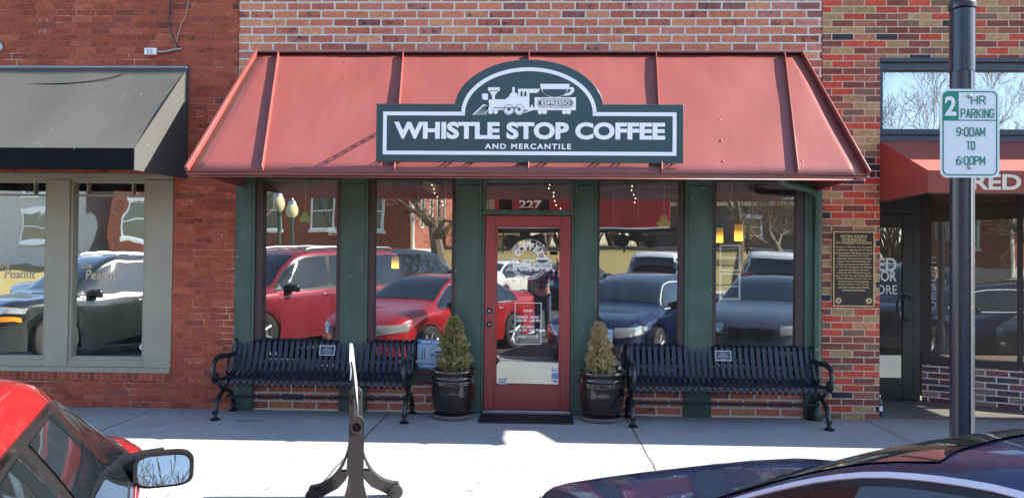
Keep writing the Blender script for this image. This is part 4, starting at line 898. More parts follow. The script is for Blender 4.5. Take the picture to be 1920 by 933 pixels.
def sheet(pth, d0, d1, y0, y1):
    m = MB(); vs = []
    for p_ in pth: vs += [(p_.x+d0, y0, p_.z), (p_.x+d1, y0, p_.z), (p_.x+d1, y1, p_.z), (p_.x+d0, y1, p_.z)]
    n_ = len(pth); return m.add(vs, [(i*4+j, i*4+(j+1) % 4, i*4+4+(j+1) % 4, i*4+4+j) for i in range(n_-1) for j in range(4)]+[(3, 2, 1, 0), tuple(range(4*n_-4, 4*n_))])
pn = obj('sign_panel', sheet(pth, -.006, .006, yn, yf), cor, ss)
m = MB()
for i in range(110):
    t = i/109*(len(pth)-1); k = min(int(t), len(pth)-2); p_ = pth[k].lerp(pth[k+1], t-k); m.box(p_.x-.004, p_.x+.004, yn-.002, yn-.0005, p_.z-.0026, p_.z+.0026)
k = obj('flute_ends', m, M['black'], pn); k['kind'] = 'stuff'
obj('poster_sheet', sheet([p_+Vector((-.012*math.sin(math.pi*min(1, (13-i)/9))*0-.011*max(0, 1-i/7.0), 0, .0)) for i, p_ in enumerate(pth[-14:])], -.0095, -.0065, yn-.004, yf), M['white'], pn)

# --- lamp post and parking sign
PY = -4.05; pxm = ax(1804, 400, PY)
lp = thing('lamp_post', 'dark blue black fluted lamp post on the kerb in front of the mixed brick shop', 'lamp post', (pxm, PY, 0)); r = .0585
m = MB(); nf = 12; prof_ = []
vs = []; zs_ = [.5, 2.60]
for z in zs_:
    for k in range(nf*4):
        an = 2*math.pi*k/(nf*4); rr = r*(1-.07*(1+math.cos(nf*an))/2); vs.append((pxm+rr*math.cos(an), PY+rr*math.sin(an), z))
nn_ = nf*4; m.add(vs, [(k, (k+1) % nn_, nn_+(k+1) % nn_, nn_+k) for k in range(nn_)]); obj('shaft', m, paint('dark_post_paint', (.018, .021, .036), .28, spec=.6, world=True), lp)
PM = bpy.data.materials['dark_post_paint']
m = MB(); m.lathe([(.05, 2.92), (.065, 2.93), (.068, 2.95), (.06, 2.965), (.058, 2.98), (.05, 2.985), (.05, 3.6)], (pxm, PY, 0), 32); obj('upper_shaft', m, PM, lp)
m = MB(); m.lathe([(r, 2.6), (r*1.02, 2.60), (r*1.02, 2.92), (r, 2.92)], (pxm, PY, 0), 32); obj('sleeve', m, PM, lp)
m = MB(); m.lathe([(.15, -.12), (.15, .06), (.11, .1), (.1, .35), (.075, .45), (.07, .5), (.0586, .51)], (pxm, PY, 0), 28); obj('base', m, PM, lp)
m = MB(); m.lathe([(.06, 3.6), (.14, 3.68), (.17, 3.85), (.12, 4.02), (.02, 4.06)], (pxm, PY, 0), 24); obj('globe', m, M['white'], lp)
GY = -4.125; x0, x1, z1, z0 = ax(1763, 250, GY), ax(1874, 250, GY), az(1818, 167, GY), az(1818, 333, GY)
pk = thing('parking_sign', 'white and green two hour parking sign bolted to the lamp post', 'road sign', ((x0+x1)/2, GY, z0))
def rrect(x0, x1, z0, z1, r, n=6):
    o = []
    for cx_, cz_, a0 in ((x1-r, z1-r, 0), (x0+r, z1-r, 90), (x0+r, z0+r, 180), (x1-r, z0+r, 270)):
        o += [(cx_+r*math.cos(R(a0+90*i/n)), cz_+r*math.sin(R(a0+90*i/n))) for i in range(n+1)]
    return o
W_, H_ = x1-x0, z1-z0; f = W_/112
m = MB(); m.prism(rrect(x0, x1, z0, z1, .035), XZ, GY, GY+.003); obj('plate', m, paint('reflective_white', (.86, .88, .88), .35, var=.02), pk)
grn = paint('traffic_green', (.0, .25, .15), .4, var=.05)
m = MB(); g = 4*f; h = 6.5*f; m.ring(rrect(x0+g, x1-g, z0+g, z1-g, .03), rrect(x0+h, x1-h, z0+h, z1-h, .024), XZ, GY-.0012, GY-.0002)
sx_ = lambda p: x0+(p-1763)*f
sz_ = lambda p: z1-(p-167)*f
m.box(sx_(1768), sx_(1868), GY-.0012, GY-.0002, sz_(228.5), sz_(226.5)); obj('border', m, grn, pk, smooth=False)
m = MB(); m.prism(rrect(sx_(1768), sx_(1797.5), sz_(227), sz_(172), .02), XZ, GY-.0018, GY-.0003); m.box(sx_(1785), sx_(1797.5), GY-.0017, GY-.0004, sz_(227), sz_(172)); m.box(sx_(1768), sx_(1780), GY-.0017, GY-.0004, sz_(227), sz_(200)); obj('green_field', m, grn, pk, smooth=False)
m = MB(); text_fit(m, '2', sx_(1771), sx_(1793), sz_(219), sz_(181), GY-.0028, .03); obj('numeral', m, M['white'], pk, fixn=False)
STK = {'H': [[(0, 0), (0, 1)], [(1, 0), (1, 1)], [(0, .5), (1, .5)]], 'R': [[(0, 0), (0, 1), (.7, 1), (1, .88), (1, .62), (.7, .5), (0, .5)], [(.55, .5), (1, 0)]], 'P': [[(0, 0), (0, 1), (.7, 1), (1, .88), (1, .6), (.7, .47), (0, .47)]],
 'A': [[(0, 0), (.5, 1), (1, 0)], [(.2, .33), (.8, .33)]], 'K': [[(0, 0), (0, 1)], [(1, 1), (0, .4)], [(.35, .6), (1, 0)]], 'I': [[(.5, 0), (.5, 1)]], 'N': [[(0, 0), (0, 1), (1, 0), (1, 1)]], 'G': [[(1, .8), (.8, 1), (.2, 1), (0, .8), (0, .2), (.2, 0), (.8, 0), (1, .2), (1, .48), (.6, .48)]],
 '9': [[(.1, .05), (.6, .05), (1, .35), (1, .8), (.8, 1), (.2, 1), (0, .82), (0, .6), (.2, .45), (.8, .45), (1, .6)]], '6': [[(.9, .95), (.4, .95), (0, .6), (0, .2), (.2, 0), (.8, 0), (1, .2), (1, .4), (.8, .55), (.2, .55), (0, .4)]], '0': [[(.2, 0), (.8, 0), (1, .2), (1, .8), (.8, 1), (.2, 1), (0, .8), (0, .2), (.2, 0)]], 'O': [[(.2, 0), (.8, 0), (1, .2), (1, .8), (.8, 1), (.2, 1), (0, .8), (0, .2), (.2, 0)]],
 'M': [[(0, 0), (0, 1), (.5, .25), (1, 1), (1, 0)]], 'T': [[(0, 1), (1, 1)], [(.5, 0), (.5, 1)]], ':': [[(.5, .22), (.5, .32)], [(.5, .68), (.5, .78)]]}
def stroke_text(m, body, x0, x1, z0, z1, y, lw):
    ws = [.25 if c in ':I' else (1.25 if c == 'M' else 1.0) for c in body]; gap = .42; tot = sum(ws)+gap*(len(body)-1); u = (x1-x0-lw)/tot; x = x0+lw/2; h = z1-z0-lw; k = 0
    for c, wd in zip(body, ws):
        for st in STK[c]:
            pts = [Vector((x+(a if wd > .3 else .5)*wd*u, z0+lw/2+b_*h)) for a, b_ in st]
            for a, b_ in zip(pts, pts[1:]):
                d = (b_-a).normalized()*lw/2; n = Vector((-d.y, d.x)); yy = y-.00003*(k % 7); k += 1
                m.add([(q.x, yy, q.y) for q in (a-d*.6-n, b_+d*.6-n, b_+d*.6+n, a-d*.6+n)], [(0, 1, 2, 3)])
        x += (wd+gap)*u
m = MB()
for t, a0, a1, c0_, c1_ in (('HR', 1821, 1849, 180, 197.5), ('PARKING', 1801, 1865, 205, 223.5), ('9:00AM', 1793, 1848, 241, 259), ('TO', 1812, 1829, 268, 285), ('6:00PM', 1793, 1848, 296.5, 314)): stroke_text(m, t, sx_(a0), sx_(a1), sz_(c1_), sz_(c0_), GY-.0022, 2.3*f)
obj('lettering', m, grn, pk, fixn=False, smooth=False)
for py in (181, 318):
    m = MB(); m.lathe([(.0, -.011), (.007, -.010), (.011, -.004), (.012, -.0005)], (sx_(1818), GY, sz_(py)), 12, 'y'); obj('bolt', m, M['steel'], pk)
m = MB(); m.box(pxm-.02, pxm+.02, GY+.0032, PY-r*.93, sz_(300), sz_(290)); m.box(pxm-.02, pxm+.02, GY+.0032, PY-r*.93, sz_(200), sz_(190)); obj('bracket', m, M['steel'], pk)
# bottle by the entry
q = at(1652, 765, .05); bt = thing('plastic_bottle', 'small clear bottle with white label standing at the foot of the mixed brick pier', 'bottle', (3.60, .12, .012))
m = MB(); m.lathe([(.0, .012), (.03, .012), (.032, .03), (.032, .15), (.026, .18), (.012, .205), (.012, .215)], (3.60, .12, 0), 16); obj('body', m, paint('bottle_dark', (.05, .04, .05), .1), bt)
m = MB(); m.lathe([(.0325, .07), (.0325, .12)], (3.60, .12, 0), 16, cap=False); obj('label', m, M['white'], bt)
m = MB(); m.lathe([(.014, .215), (.014, .235), (.0, .236)], (3.60, .12, 0), 12); obj('cap', m, M['white'], bt)

# ================================================================== VEHICLES
def carpaint(name, col, metal=.35, rough=.28):
    N = NB(name); p = N.objc(); a = N.noise(p, 3, 3)
    N.set(Base_Color=N.mix(a, tuple(x*.93 for x in col), tuple(min(1, x*1.05) for x in col)), Metallic=metal, Roughness=rough, Coat_Weight=1.0, Coat_Roughness=.03)
    d = N.noise(p, 120, 2); N.put(N.b.inputs['Roughness'], N.math('MULTIPLY_ADD', d, .12, rough-.05)); return N.m
CP = {'red': carpaint('red_car_paint', (.46, .018, .022)), 'maroon': carpaint('crimson_car_paint', (.30, .03, .045)), 'blue': carpaint('dark_blue_car_paint', (.005, .011, .06)), 'black': carpaint('black_car_paint', (.012, .013, .016)),
      'silver': carpaint('silver_car_paint', (.42, .44, .47), .6), 'white': carpaint('white_car_paint', (.72, .72, .72), 0), 'grey': carpaint('dark_grey_car_paint', (.014, .018, .018)), 'slate': carpaint('slate_grey_car_paint', (.075, .085, .115), .5), 'navy': carpaint('navy_car_paint', (.015, .02, .05))}
def carglass():
    N = NB('tinted_car_glass'); N.set(Base_Color=(.010, .013, .015), Roughness=.03, Coat_Weight=.6, Coat_Roughness=.0); N.put(N.b.inputs['Specular IOR Level'], .8); return N.m
CG = carglass()
TR = paint('black_car_trim', (.012, .012, .013), .3); RUB = paint('tyre_rubber', (.016, .016, .016), .8, scale=30); ALU = paint('alloy_wheel', (.45, .46, .47), .3, metal=.85)
CHR = paint('chrome', (.75, .76, .78), .12, metal=1.0, var=.02)
SAT = paint('sky_pale_trim', (.72, .74, .78), .45, metal=.25, var=.02)  # pale sky reflection put into the trim colour in place of chrome
HL = NB('headlight_lens'); HL.set(Base_Color=(.55, .58, .6), Roughness=.06, Metallic=.6, Coat_Weight=1.0); HL = HL.m
TL = paint('tail_light_red', (.42, .008, .008), .15, coat=1.0); AMB = paint('amber_lens', (.8, .28, .02), .2, coat=1.0)
MIR = NB('mirror_glass'); MIR.set(Base_Color=(.38, .37, .35), Metallic=1.0, Roughness=.01); MIR = MIR.m
PLT = M['white']
SPEC = {
 'sedan': dict(L=4.86, W=1.83, wb=2.776, fo=.98, wr=.335, glx=[(-1.62, .02), (-1.02, 1.42)],
    top=[(-2.43, .62), (-2.38, .94), (-2.2, 1.07), (-1.75, 1.11), (-1.5, 1.16), (-1.0, 1.34), (-.4, 1.455), (.15, 1.465), (.5, 1.40), (1.05, 1.14), (1.25, 1.035), (1.45, .985), (1.9, .90), (2.2, .80), (2.38, .66), (2.43, .52)],
    sh=[(-2.43, .58), (-2.38, .86), (-2.2, .98), (-1.5, 1.0), (-.4, .965), (.8, .925), (1.3, .925), (1.9, .83), (2.2, .73), (2.38, .60), (2.43, .48)],
    front=(1.12, .925), rearw=(-1.42, 1.02), ws=(1.16, .40), bl=(-1.52, -.92), roofw=(.44, -.88), belt=.945),
 'sedan2': dict(L=5.08, W=1.87, wb=2.85, fo=1.02, wr=.34,
    top=[(-2.54, .64), (-2.5, .95), (-2.3, 1.06), (-1.95, 1.10), (-1.7, 1.17), (-1.25, 1.41), (-.7, 1.485), (-.15, 1.47), (.42, 1.385), (1.05, 1.12), (1.25, 1.0), (1.5, .94), (2.0, .875), (2.3, .80), (2.48, .66), (2.54, .52)],
    sh=[(-2.54, .6), (-2.5, .87), (-2.3, .98), (-1.5, 1.0), (-.4, .97), (.8, .935), (1.3, .91), (1.95, .80), (2.3, .73), (2.48, .62), (2.54, .48)],
    front=(1.12, .93), rearw=(-1.62, 1.03), ws=(1.16, .34), bl=(-1.72, -1.12), roofw=(.2, -1.1), belt=.955),
 'suv': dict(L=5.1, W=1.98, wb=2.95, fo=.95, wr=.385, 
    top=[(-2.55, .75), (-2.5, 1.2), (-2.42, 1.5), (-2.25, 1.80), (-1.8, 1.88), (0, 1.90), (.45, 1.86), (.75, 1.74), (1.25, 1.27), (1.35, 1.2), (1.6, 1.16), (2.2, 1.08), (2.45, .95), (2.55, .62)],
    sh=[(-2.55, .72), (-2.5, 1.06), (-2.3, 1.16), (0, 1.14), (1.2, 1.12), (1.6, 1.09), (2.2, 1.0), (2.45, .85), (2.55, .58)],
    front=(1.2, 1.12), rearw=(-2.3, 1.15), ws=(1.27, .66), bl=None, roofw=(.6, -2.1), belt=1.15),
 'van': dict(L=4.9, W=1.95, wb=2.9, fo=.95, wr=.35, 
    top=[(-2.45, .75), (-2.42, 1.2), (-2.36, 1.55), (-2.2, 1.78), (-1.7, 1.82), (0, 1.82), (.6, 1.74), (1.0, 1.54), (1.6, 1.16), (1.75, 1.09), (2.2, .95), (2.4, .78), (2.45, .55)],
    sh=[(-2.45, .72), (-2.4, 1.04), (-2.2, 1.10), (0, 1.05), (1.5, 1.03), (1.75, 1.0), (2.2, .85), (2.4, .7), (2.45, .5)],
    front=(1.45, 1.03), rearw=(-2.15, 1.07), ws=(1.62, .85), bl=None, roofw=(.8, -2.0), belt=1.07)}
def strip(pts, nor, w, h):
    m = MB(); n = len(pts); vs = []
    for i, p in enumerate(pts):
        t = (pts[min(i+1, n-1)]-pts[max(i-1, 0)]).normalized(); s = t.cross(nor[i]).normalized()*w/2; q = p+nor[i]*h
        vs += [p-s, p+s, q+s, q-s]
    m.add(vs, [(i*4+j, i*4+(j+1) % 4, i*4+4+(j+1) % 4, i*4+4+j) for i in range(n-1) for j in range(4)]+[(3, 2, 1, 0), tuple(4*n-4+j for j in range(4))]); return m
def make_car(name, label, cat, kind, col, pos, head, detail=2, H=1.0, group=None, housing=None, chrome=True, scale=1.0, lights=None, trim=None):
    S = SPEC[kind]; L, W = S['L'], S['W']; hw_ = W/2; P_ = CP[col]
    t = thing(name, label, cat, (pos[0], pos[1], STZ), R(90+head), group, world=False); t.scale = (scale, scale, scale*H)
    ft, fs = pchip(*zip(*S['top'])), pchip(*zip(*S['sh']))
    e = L/2
    fw = pchip([-e, -e+.05, -e+.3, -e+.9, 0, e-1.2, e-.5, e-.18, e-.05, e], [hw_*.70, hw_*.84, hw_*.94, hw_*.985, hw_, hw_*.985, hw_*.93, hw_*.78, hw_*.60, hw_*.48])
    fb = pchip([-e, -e+.15, -e+.5, e-.5, e-.15, e], [.34, .26, .22, .22, .24, .30])
    xf, xr = e-S['fo'], e-S['fo']-S['wb']; wr = S['wr']; ar = wr+.05
    xs = sorted(set(list(np.linspace(-e, e, 64))+[xc_+ar*c for xc_ in (xf, xr) for c in np.cos(np.linspace(0, math.pi, 19))]+[-e+.02, -e+.05, -e+.1, e-.02, e-.05, e-.1]))
    SED = kind.startswith('sedan'); tum = .27 if SED else .20
    def sec(x):
        zt, zs, hw, zb = ft(x), fs(x), fw(x), fb(x)
        for xc_ in (xf, xr):
            d = abs(x-xc_)
            if d < ar: zb = max(zb, wr+math.sqrt(max(0, ar*ar-d*d))-.02)
        zs = max(zs, zb+.06); g = max(.004, zt-zs); k = min(1, g/.45); hr = hw*(.935-tum*k); cr = .085*min(1, g/.25)+.25*g*(1-min(1, g/.25)); ze = zt-cr
        dz = zs-zb
        q = [(0, zb+.01), (.7*hw, zb+.005), (.955*hw, zb), (.985*hw, zb+.22*dz), (hw, zb+.55*dz), (.995*hw, zb+.80*dz), (.975*hw, zs-.03*min(1, dz/.3)), (.945*hw, zs)]
        for tt in (.12, .35, .6, .85, 1.0): q.append((.938*hw+(hr-.938*hw)*tt+.018*math.sin(math.pi*tt)*k, zs+(ze-zs)*tt))
        q += [(hr*.955, ze+cr*.42), (hr*.85, ze+cr*.70), (hr*.6, ze+cr*.90), (hr*.3, ze+cr*.985), (0, zt)]
        return q
    rows = []
    for x in xs:
        q = sec(x); rows.append([(x, -a, z) for a, z in q]+[(x, a, z) for a, z in q[-2:0:-1]])
    m = MB(); n = len(rows[0]); vs = [p for r_ in rows for p in r_]
    fcs = [(i*n+k, i*n+(k+1) % n, (i+1)*n+(k+1) % n, (i+1)*n+k) for i in range(len(rows)-1) for k in range(n)]
    fcs += [tuple(range(n-1, -1, -1)), tuple(range((len(rows)-1)*n, len(rows)*n))]
    m.add(vs, fcs); body = obj('body', m, P_, t, angle=40)
    bvh = BVHTree.FromPolygons([Vector(v) for v in vs], fcs)
    def hit(o, d, off):
        h = bvh.ray_cast(Vector(o), Vector(d))
        if h[0] is None: return None, None
        nn = h[1] if h[1].dot(Vector(d)) < 0 else -h[1]
        return h[0]+nn*off, nn
    def patch(nm, fn, nu, nv, off, mat, parent=t, ret=False):
        rows_ = []
        for i in range(nv+1):
            r_ = []
            for k in range(nu+1):
                o, d = fn(k/nu, i/nv); p, _ = hit(o, d, off)
                r_.append(p)
            rows_.append(r_)
        flat = [p for r_ in rows_ for p in r_ if p is not None]
        if not flat: return None
        for r_ in rows_:
            for k, p in enumerate(r_):
                if p is None: r_[k] = min(flat, key=lambda q: abs(flat.index(q)-k))
        mm = MB(); mm.grid(rows_); return obj(nm, mm, mat, parent, angle=60)
    def side(s, quad):   # quad: function (u,v)->(x,z)
        def f(u, v):
            x, z = quad(u, v); return (x, s*3, z), (0, -s, 0)
        return f
    x0, xr0 = S['front'][0], S['rearw'][0]; zb_ = S['belt']
    # roofline of the glass area
    cap_ = ft(0)-(.11 if kind == 'sedan2' else .13)
    def gtop(x):
        a = ft(x)-({'sedan': .125, 'sedan2': .105}.get(kind, .14)); k = 28.0
        return -math.log(math.exp(-k*(a-1))+math.exp(-k*(cap_-1)))/k+1+.012
    def xat(z, lo, hi, front):
        # x where the glass top reaches z on the front (or rear) slope
        a, b_ = lo, hi
        for _ in range(40):
            mid = (a+b_)/2
            if (gtop(mid) > z) == front: a = mid
            else: b_ = mid
        return (a+b_)/2
    xm = -.1
    bp = (-.27 if kind == 'sedan' else -.36) if SED else -.05
    cp = (-1.05 if kind == 'sedan' else -1.2) if SED else -1.2
    slant = .10
    def window(xa, xb, ina=0, inb=0, grow=0.0):
        """glass between xa (front) and xb (rear) at belt level"""
        def quad(u, v):
            x = xa+grow+(xb-grow-xa-grow)*u; zt = max(zb_+.012, min(gtop(x), ft(0)-.13))+grow; zbot = zb_-grow
            z = zbot+(zt-zbot)*v
            lean = 0
            if ina: lean += -ina*(1-u)*v
            if inb: lean += inb*u*v
            x2 = x+lean
            z2 = min(z, max(zb_+.012, gtop(x2))+grow)
            return x2, z2
        return quad
    xfront = xat(zb_+.02, xm, S['ws'][0]+.2, True); xrear = xat(zb_+.02, -e+.15, xm, False) if not SED else S['rearw'][0]
    for s in (-1, 1):
        patch('window_surround', side(s, window(xfront, xrear, grow=.028)), 44, 8, .003, TR)
        patch('window', side(s, window(xfront-.12, bp+.045, inb=-.06)), 26, 8, .007, CG)
        patch('window', side(s, window(bp-.055, cp+.0, ina=.06)), 20, 8, .007, CG)
        patch('window', side(s, window(cp-.05, xrear+.06)), 14, 6, .007, CG)
        if detail >= 1:
            # chrome line over the glass and belt line
            for top_ in (True, False):
                pts, nor = [], []
                for i in range(41):
                    x = xfront+(xrear-xfront)*i/40; z = (max(zb_+.012, min(gtop(x), ft(0)-.13))+.02) if top_ else zb_-.018
                    p, nn = hit((x, s*3, z), (0, -s, 0), .004)
                    if p is not None: pts.append(p); nor.append(nn)
                if len(pts) > 3 and chrome: obj('window_trim', strip(pts, nor, .016, .006), trim or CHR, t)
            # door with seams and handle
            for xa, xb in ((xfront-.02, bp), (bp-.01, cp-.02)):
                zl = .36
                def dq(u, v, xa=xa, xb=xb, zl=zl): 
                    x = xa+(xb-xa)*u
                    z = zl+(zb_-.035-zl)*v
                    for xc_ in (xf, xr):
                        if abs(x-xc_) < ar+.05: x = x+(1 if x > xc_ else -1)*0
                    return x, z
                lo = max(xb, xr+ar+.06) if xb < xr+ar+.06 else xb
                def dq2(u, v, xa=xa, xb=lo, g=0.0): return xa+(xb-xa)*u, zl+(zb_-.035-zl)*v
                def dg(u, v, xa=xa, xb=lo): return xa+.006+(xb-xa-.012)*u, zl-.006+(zb_-.03-zl+.008)*v
                patch('door_gap', side(s, dg), 10, 8, .0012, TR)
                d_ = patch('door', side(s, lambda u, v, xa=xa, xb=lo: (xa-.003+(xb-xa+.006)*u, zl+(zb_-.036-zl)*v)), 12, 10, .0035, P_)
                hx_ = lo+.16 if xa > bp else lo+.10
                p, nn = hit((max(hx_, lo+.1), s*3, zb_-.13), (0, -s, 0), .02)
                if d_ and p: 
                    mm = MB(); mm.tube([p+Vector((-.08, 0, 0)), p+Vector((-.06, s*.012, 0)), p+Vector((.06, s*.012, 0)), p+Vector((.08, 0, 0))], .014, 8); obj('handle', mm, P_ if not chrome else CHR, d_)
    # windscreen, back window
    x_a, x_b = S['ws']
    def wsf(xa, xb, fr, drop=0):
        def f(u, v):
            x = xa+(xb-xa)*v; q = sec(x); hr = q[12][0]; y = (u*2-1)*hr*fr
            return (x, y, 4), (0, 0, -1)
        return f
    patch('windscreen', wsf(x_a, x_b, .94), 18, 14, .005, CG)
    if S['bl']: patch('rear_window', wsf(S['bl'][0], S['bl'][1], .93), 18, 12, .005, CG)
    else:
        zt_ = ft(-e+.32)-.1
        patch('rear_window', lambda u, v: ((-6, (u*2-1)*(hw_*.80-.12*v), zb_+.02+(zt_-zb_-.06)*v), (1, 0, 0)), 16, 8, .006, CG)
    # front: grille, headlights, plate; rear: lights
    zf = fs(e-.25)
    patch('grille', lambda u, v: ((6, (u*2-1)*hw_*.42*(1-.12*(1-v)), zf-.26+.20*v), (-1, 0, 0)), 12, 5, .006, TR)
    patch('lower_grille', lambda u, v: ((6, (u*2-1)*hw_*.55, .30+.13*v), (-1, 0, 0)), 12, 4, .006, TR)
    for s in (-1, 1):
        h_ = patch('headlight', lambda u, v: ((6, s*hw_*(.50+.42*u), zf-.17+.06*u+(.155-.04*u)*v), (-1, 0, 0)), 10, 5, .007, HL)
        if h_ and lights == 'amber':
            patch('turn_signal', lambda u, v: ((6, s*hw_*(.52+.38*u), zf-.28+.085*v), (-1, 0, 0)), 8, 3, .008, AMB)
        patch('tail_light', lambda u, v: ((-6, s*hw_*(.58+.34*u), zb_-.24+(.22 if SED else .34)*v), (1, 0, 0)), 8, 5, .007, TL)
    patch('number_plate', lambda u, v: ((-6, (u*2-1)*.15, .74+.15*v), (1, 0, 0)), 2, 2, .01, PLT)
    # underbody and wheels
    mm = MB(); mm.box(-e+.3, e-.3, -hw_*.70, hw_*.70, .19, .62); obj('underbody', mm, M['black'], t)
    for xc_ in (xf, xr):
        for s in (-1, 1):
            yc = s*(hw_-.115); wl = bpy.data.objects.new('wheel', None); COL.objects.link(wl); wl.parent = t; wl.empty_display_size = .1
            mm = MB(); mm.lathe([(wr*.68, -.10), (wr*.9, -.108), (wr*.985, -.09), (wr, -.05), (wr, .05), (wr*.985, .09), (wr*.9, .108), (wr*.68, .10)], (xc_, yc, wr), 32, 'y', cap=False); obj('tyre', mm, RUB, wl)
            mm = MB(); mm.lathe([(wr*.70, .10*s), (wr*.66, .095*s), (wr*.63, .04*s), (wr*.2, .03*s)], (xc_, yc, wr), 28, 'y', cap=False)
            mm.lathe([(wr*.16, .03*s), (wr*.16, .085*s), (.0, .09*s)], (xc_, yc, wr), 16, 'y', cap=False)
            for k in range(7):
                an = 2*math.pi*k/7
                pa = (xc_+wr*.1*math.cos(an), yc+s*.075, wr+wr*.1*math.sin(an)); pb = (xc_+wr*.67*math.cos(an), yc+s*.085, wr+wr*.67*math.sin(an)); mm.tube([pa, pb], [.03, .024], 6)
            obj('rim', mm, ALU, wl)
    # mirrors
    hz = zb_+.10
    for s in (-1, 1):
        xm_ = xfront-.42 if SED else xfront-.30
        p, nn = hit((xm_+.1, s*3, zb_+.01), (0, -s, 0), 0)
        if p is None: continue
        c = Vector((xm_+.02, s*(hw_+.065), hz-.075)); prof = []
        mm = MB(); rws = []
        for i, (dx, sc_) in enumerate(((-.035, 1.0), (-.02, 1.03), (.02, .98), (.06, .80), (.085, .45))):
            rws.append([(c.x+dx, c.y+s*(.113*sc_*math.copysign(abs(math.cos(a))**.5, math.cos(a))*(1 if s*math.cos(a)*s > 0 else 1)), c.z+.072*sc_*math.copysign(abs(math.sin(a))**.5, math.sin(a))) for a in [2*math.pi*k/28 for k in range(29)]])
        mm.grid(rws); mm.add(rws[-1][:-1], [tuple(range(28))])
        # the glass side is closed with a recessed lip
        lip = [(c.x-.035, c.y+s*(.099*math.copysign(abs(math.cos(a))**.5, math.cos(a))), c.z+.060*math.copysign(abs(math.sin(a))**.5, math.sin(a))) for a in [2*math.pi*k/28 for k in range(29)]]
        inn = [(x+.012, y, z) for x, y, z in lip]; mm.grid([rws[0], lip, inn])
        mm.tube([p+Vector((0, -s*.02, -.0)), Vector((c.x+.03, s*(hw_-.0), hz-.055)), Vector((c.x+.035, s*(hw_+.07), hz-.045))], [.05, .045, .04], 10, flat=1.2)
        hs = obj('mirror', mm, TR if housing is None else housing, t, angle=60)
        ga = R(6); mm = MB(); gl = [Vector((c.x-.03+(z-c.z)*math.tan(R(16)), y, z)) for x, y, z in lip[:-1]]; mm.add(gl, [tuple(range(28))])
        g_ = obj('mirror_glass', mm, MIR, hs, smooth=False)
    return t
GN = 'cars parked nose in along the near kerb'; GF = 'cars parked across the street'
red = make_car('parked_car', 'glossy red sedan with black mirror, roof and side windows at the lower left corner', 'car', 'sedan', 'red', (-2.1, -6.05), 25.5, group=GN)
blu = make_car('parked_car', 'dark blue sedan with bright roof trim line at the lower right corner', 'car', 'sedan2', 'blue', (1.63, -6.3), 24.5, group=GN, H=1.01, trim=SAT)
make_car('parked_suv', 'crimson SUV with roof rails reflected in the leftmost green framed window', 'SUV', 'suv', 'maroon', (-5.2, -7.2), 30, group=GN, chrome=False)
make_car('parked_suv', 'dark grey jeep with amber signal reflected in the wavy pub windows', 'SUV', 'suv', 'grey', (-8.5, -7.0), 30, group=GN, chrome=False, lights='amber')
make_car('parked_car', 'slate grey sedan reflected in the rightmost green framed window', 'car', 'sedan', 'slate', (4.2, -6.8), 22, group=GN)
make_car('parked_suv', 'navy SUV next to the slate grey sedan on the near kerb', 'SUV', 'suv', 'navy', (7.3, -7.0), 22, group=GN, chrome=False)
make_car('parked_suv', 'silver SUV at the far right of the near kerb', 'SUV', 'suv', 'silver', (10.8, -7.0), 22, group=GN, chrome=False)
make_car('parked_suv', 'black SUV across the street reflected in the window left of the door', 'SUV', 'van', 'black', (-4.25, -16.6), 200, detail=1, group=GF)
make_car('parked_car', 'dark blue sedan across the street beside the white van', 'car', 'sedan', 'navy', (1.3, -18.3), 200, detail=1, group=GF)
make_car('parked_van', 'white van across the street reflected in the window right of the door', 'van', 'van', 'white', (4.25, -17.2), 197, detail=1, group=GF, chrome=False)
make_car('parked_suv', 'white SUV across the street reflected in the rightmost green framed window', 'SUV', 'suv', 'white', (7.85, -17.2), 200, detail=1, group=GF, chrome=False)
make_car('parked_car', 'white sedan across the street reflected in the red door glass', 'car', 'sedan', 'white', (-1.3, -19.0), 200, detail=1, group=GF, chrome=False)
make_car('parked_van', 'white van across the street reflected in the wavy pub windows', 'van', 'van', 'white', (-10.2, -17.0), 200, detail=1, group=GF, chrome=False)
make_car('parked_car', 'silver sedan across the street, leftmost of that row', 'car', 'sedan', 'silver', (-14.0, -17.0), 200, detail=1, group=GF, chrome=False)
make_car('parked_car', 'red sedan across the street, rightmost of that row', 'car', 'sedan', 'red', (12.5, -17.5), 200, detail=1, group=GF, chrome=False)
# roof rails on the crimson SUV
for o in list(sc.objects):
    if o.get('label', '').startswith(('crimson SUV', 'dark grey jeep')):
        for s in (-1, 1):
            m = MB(); m.tube(smooth_path([(.35, s*.66, 1.845), (.2, s*.66, 1.91), (-.9, s*.66, 1.935), (-1.9, s*.66, 1.92), (-2.05, s*.66, 1.85)], 4), .022, 8)
            obj('roof_rail', m, ALU, o)

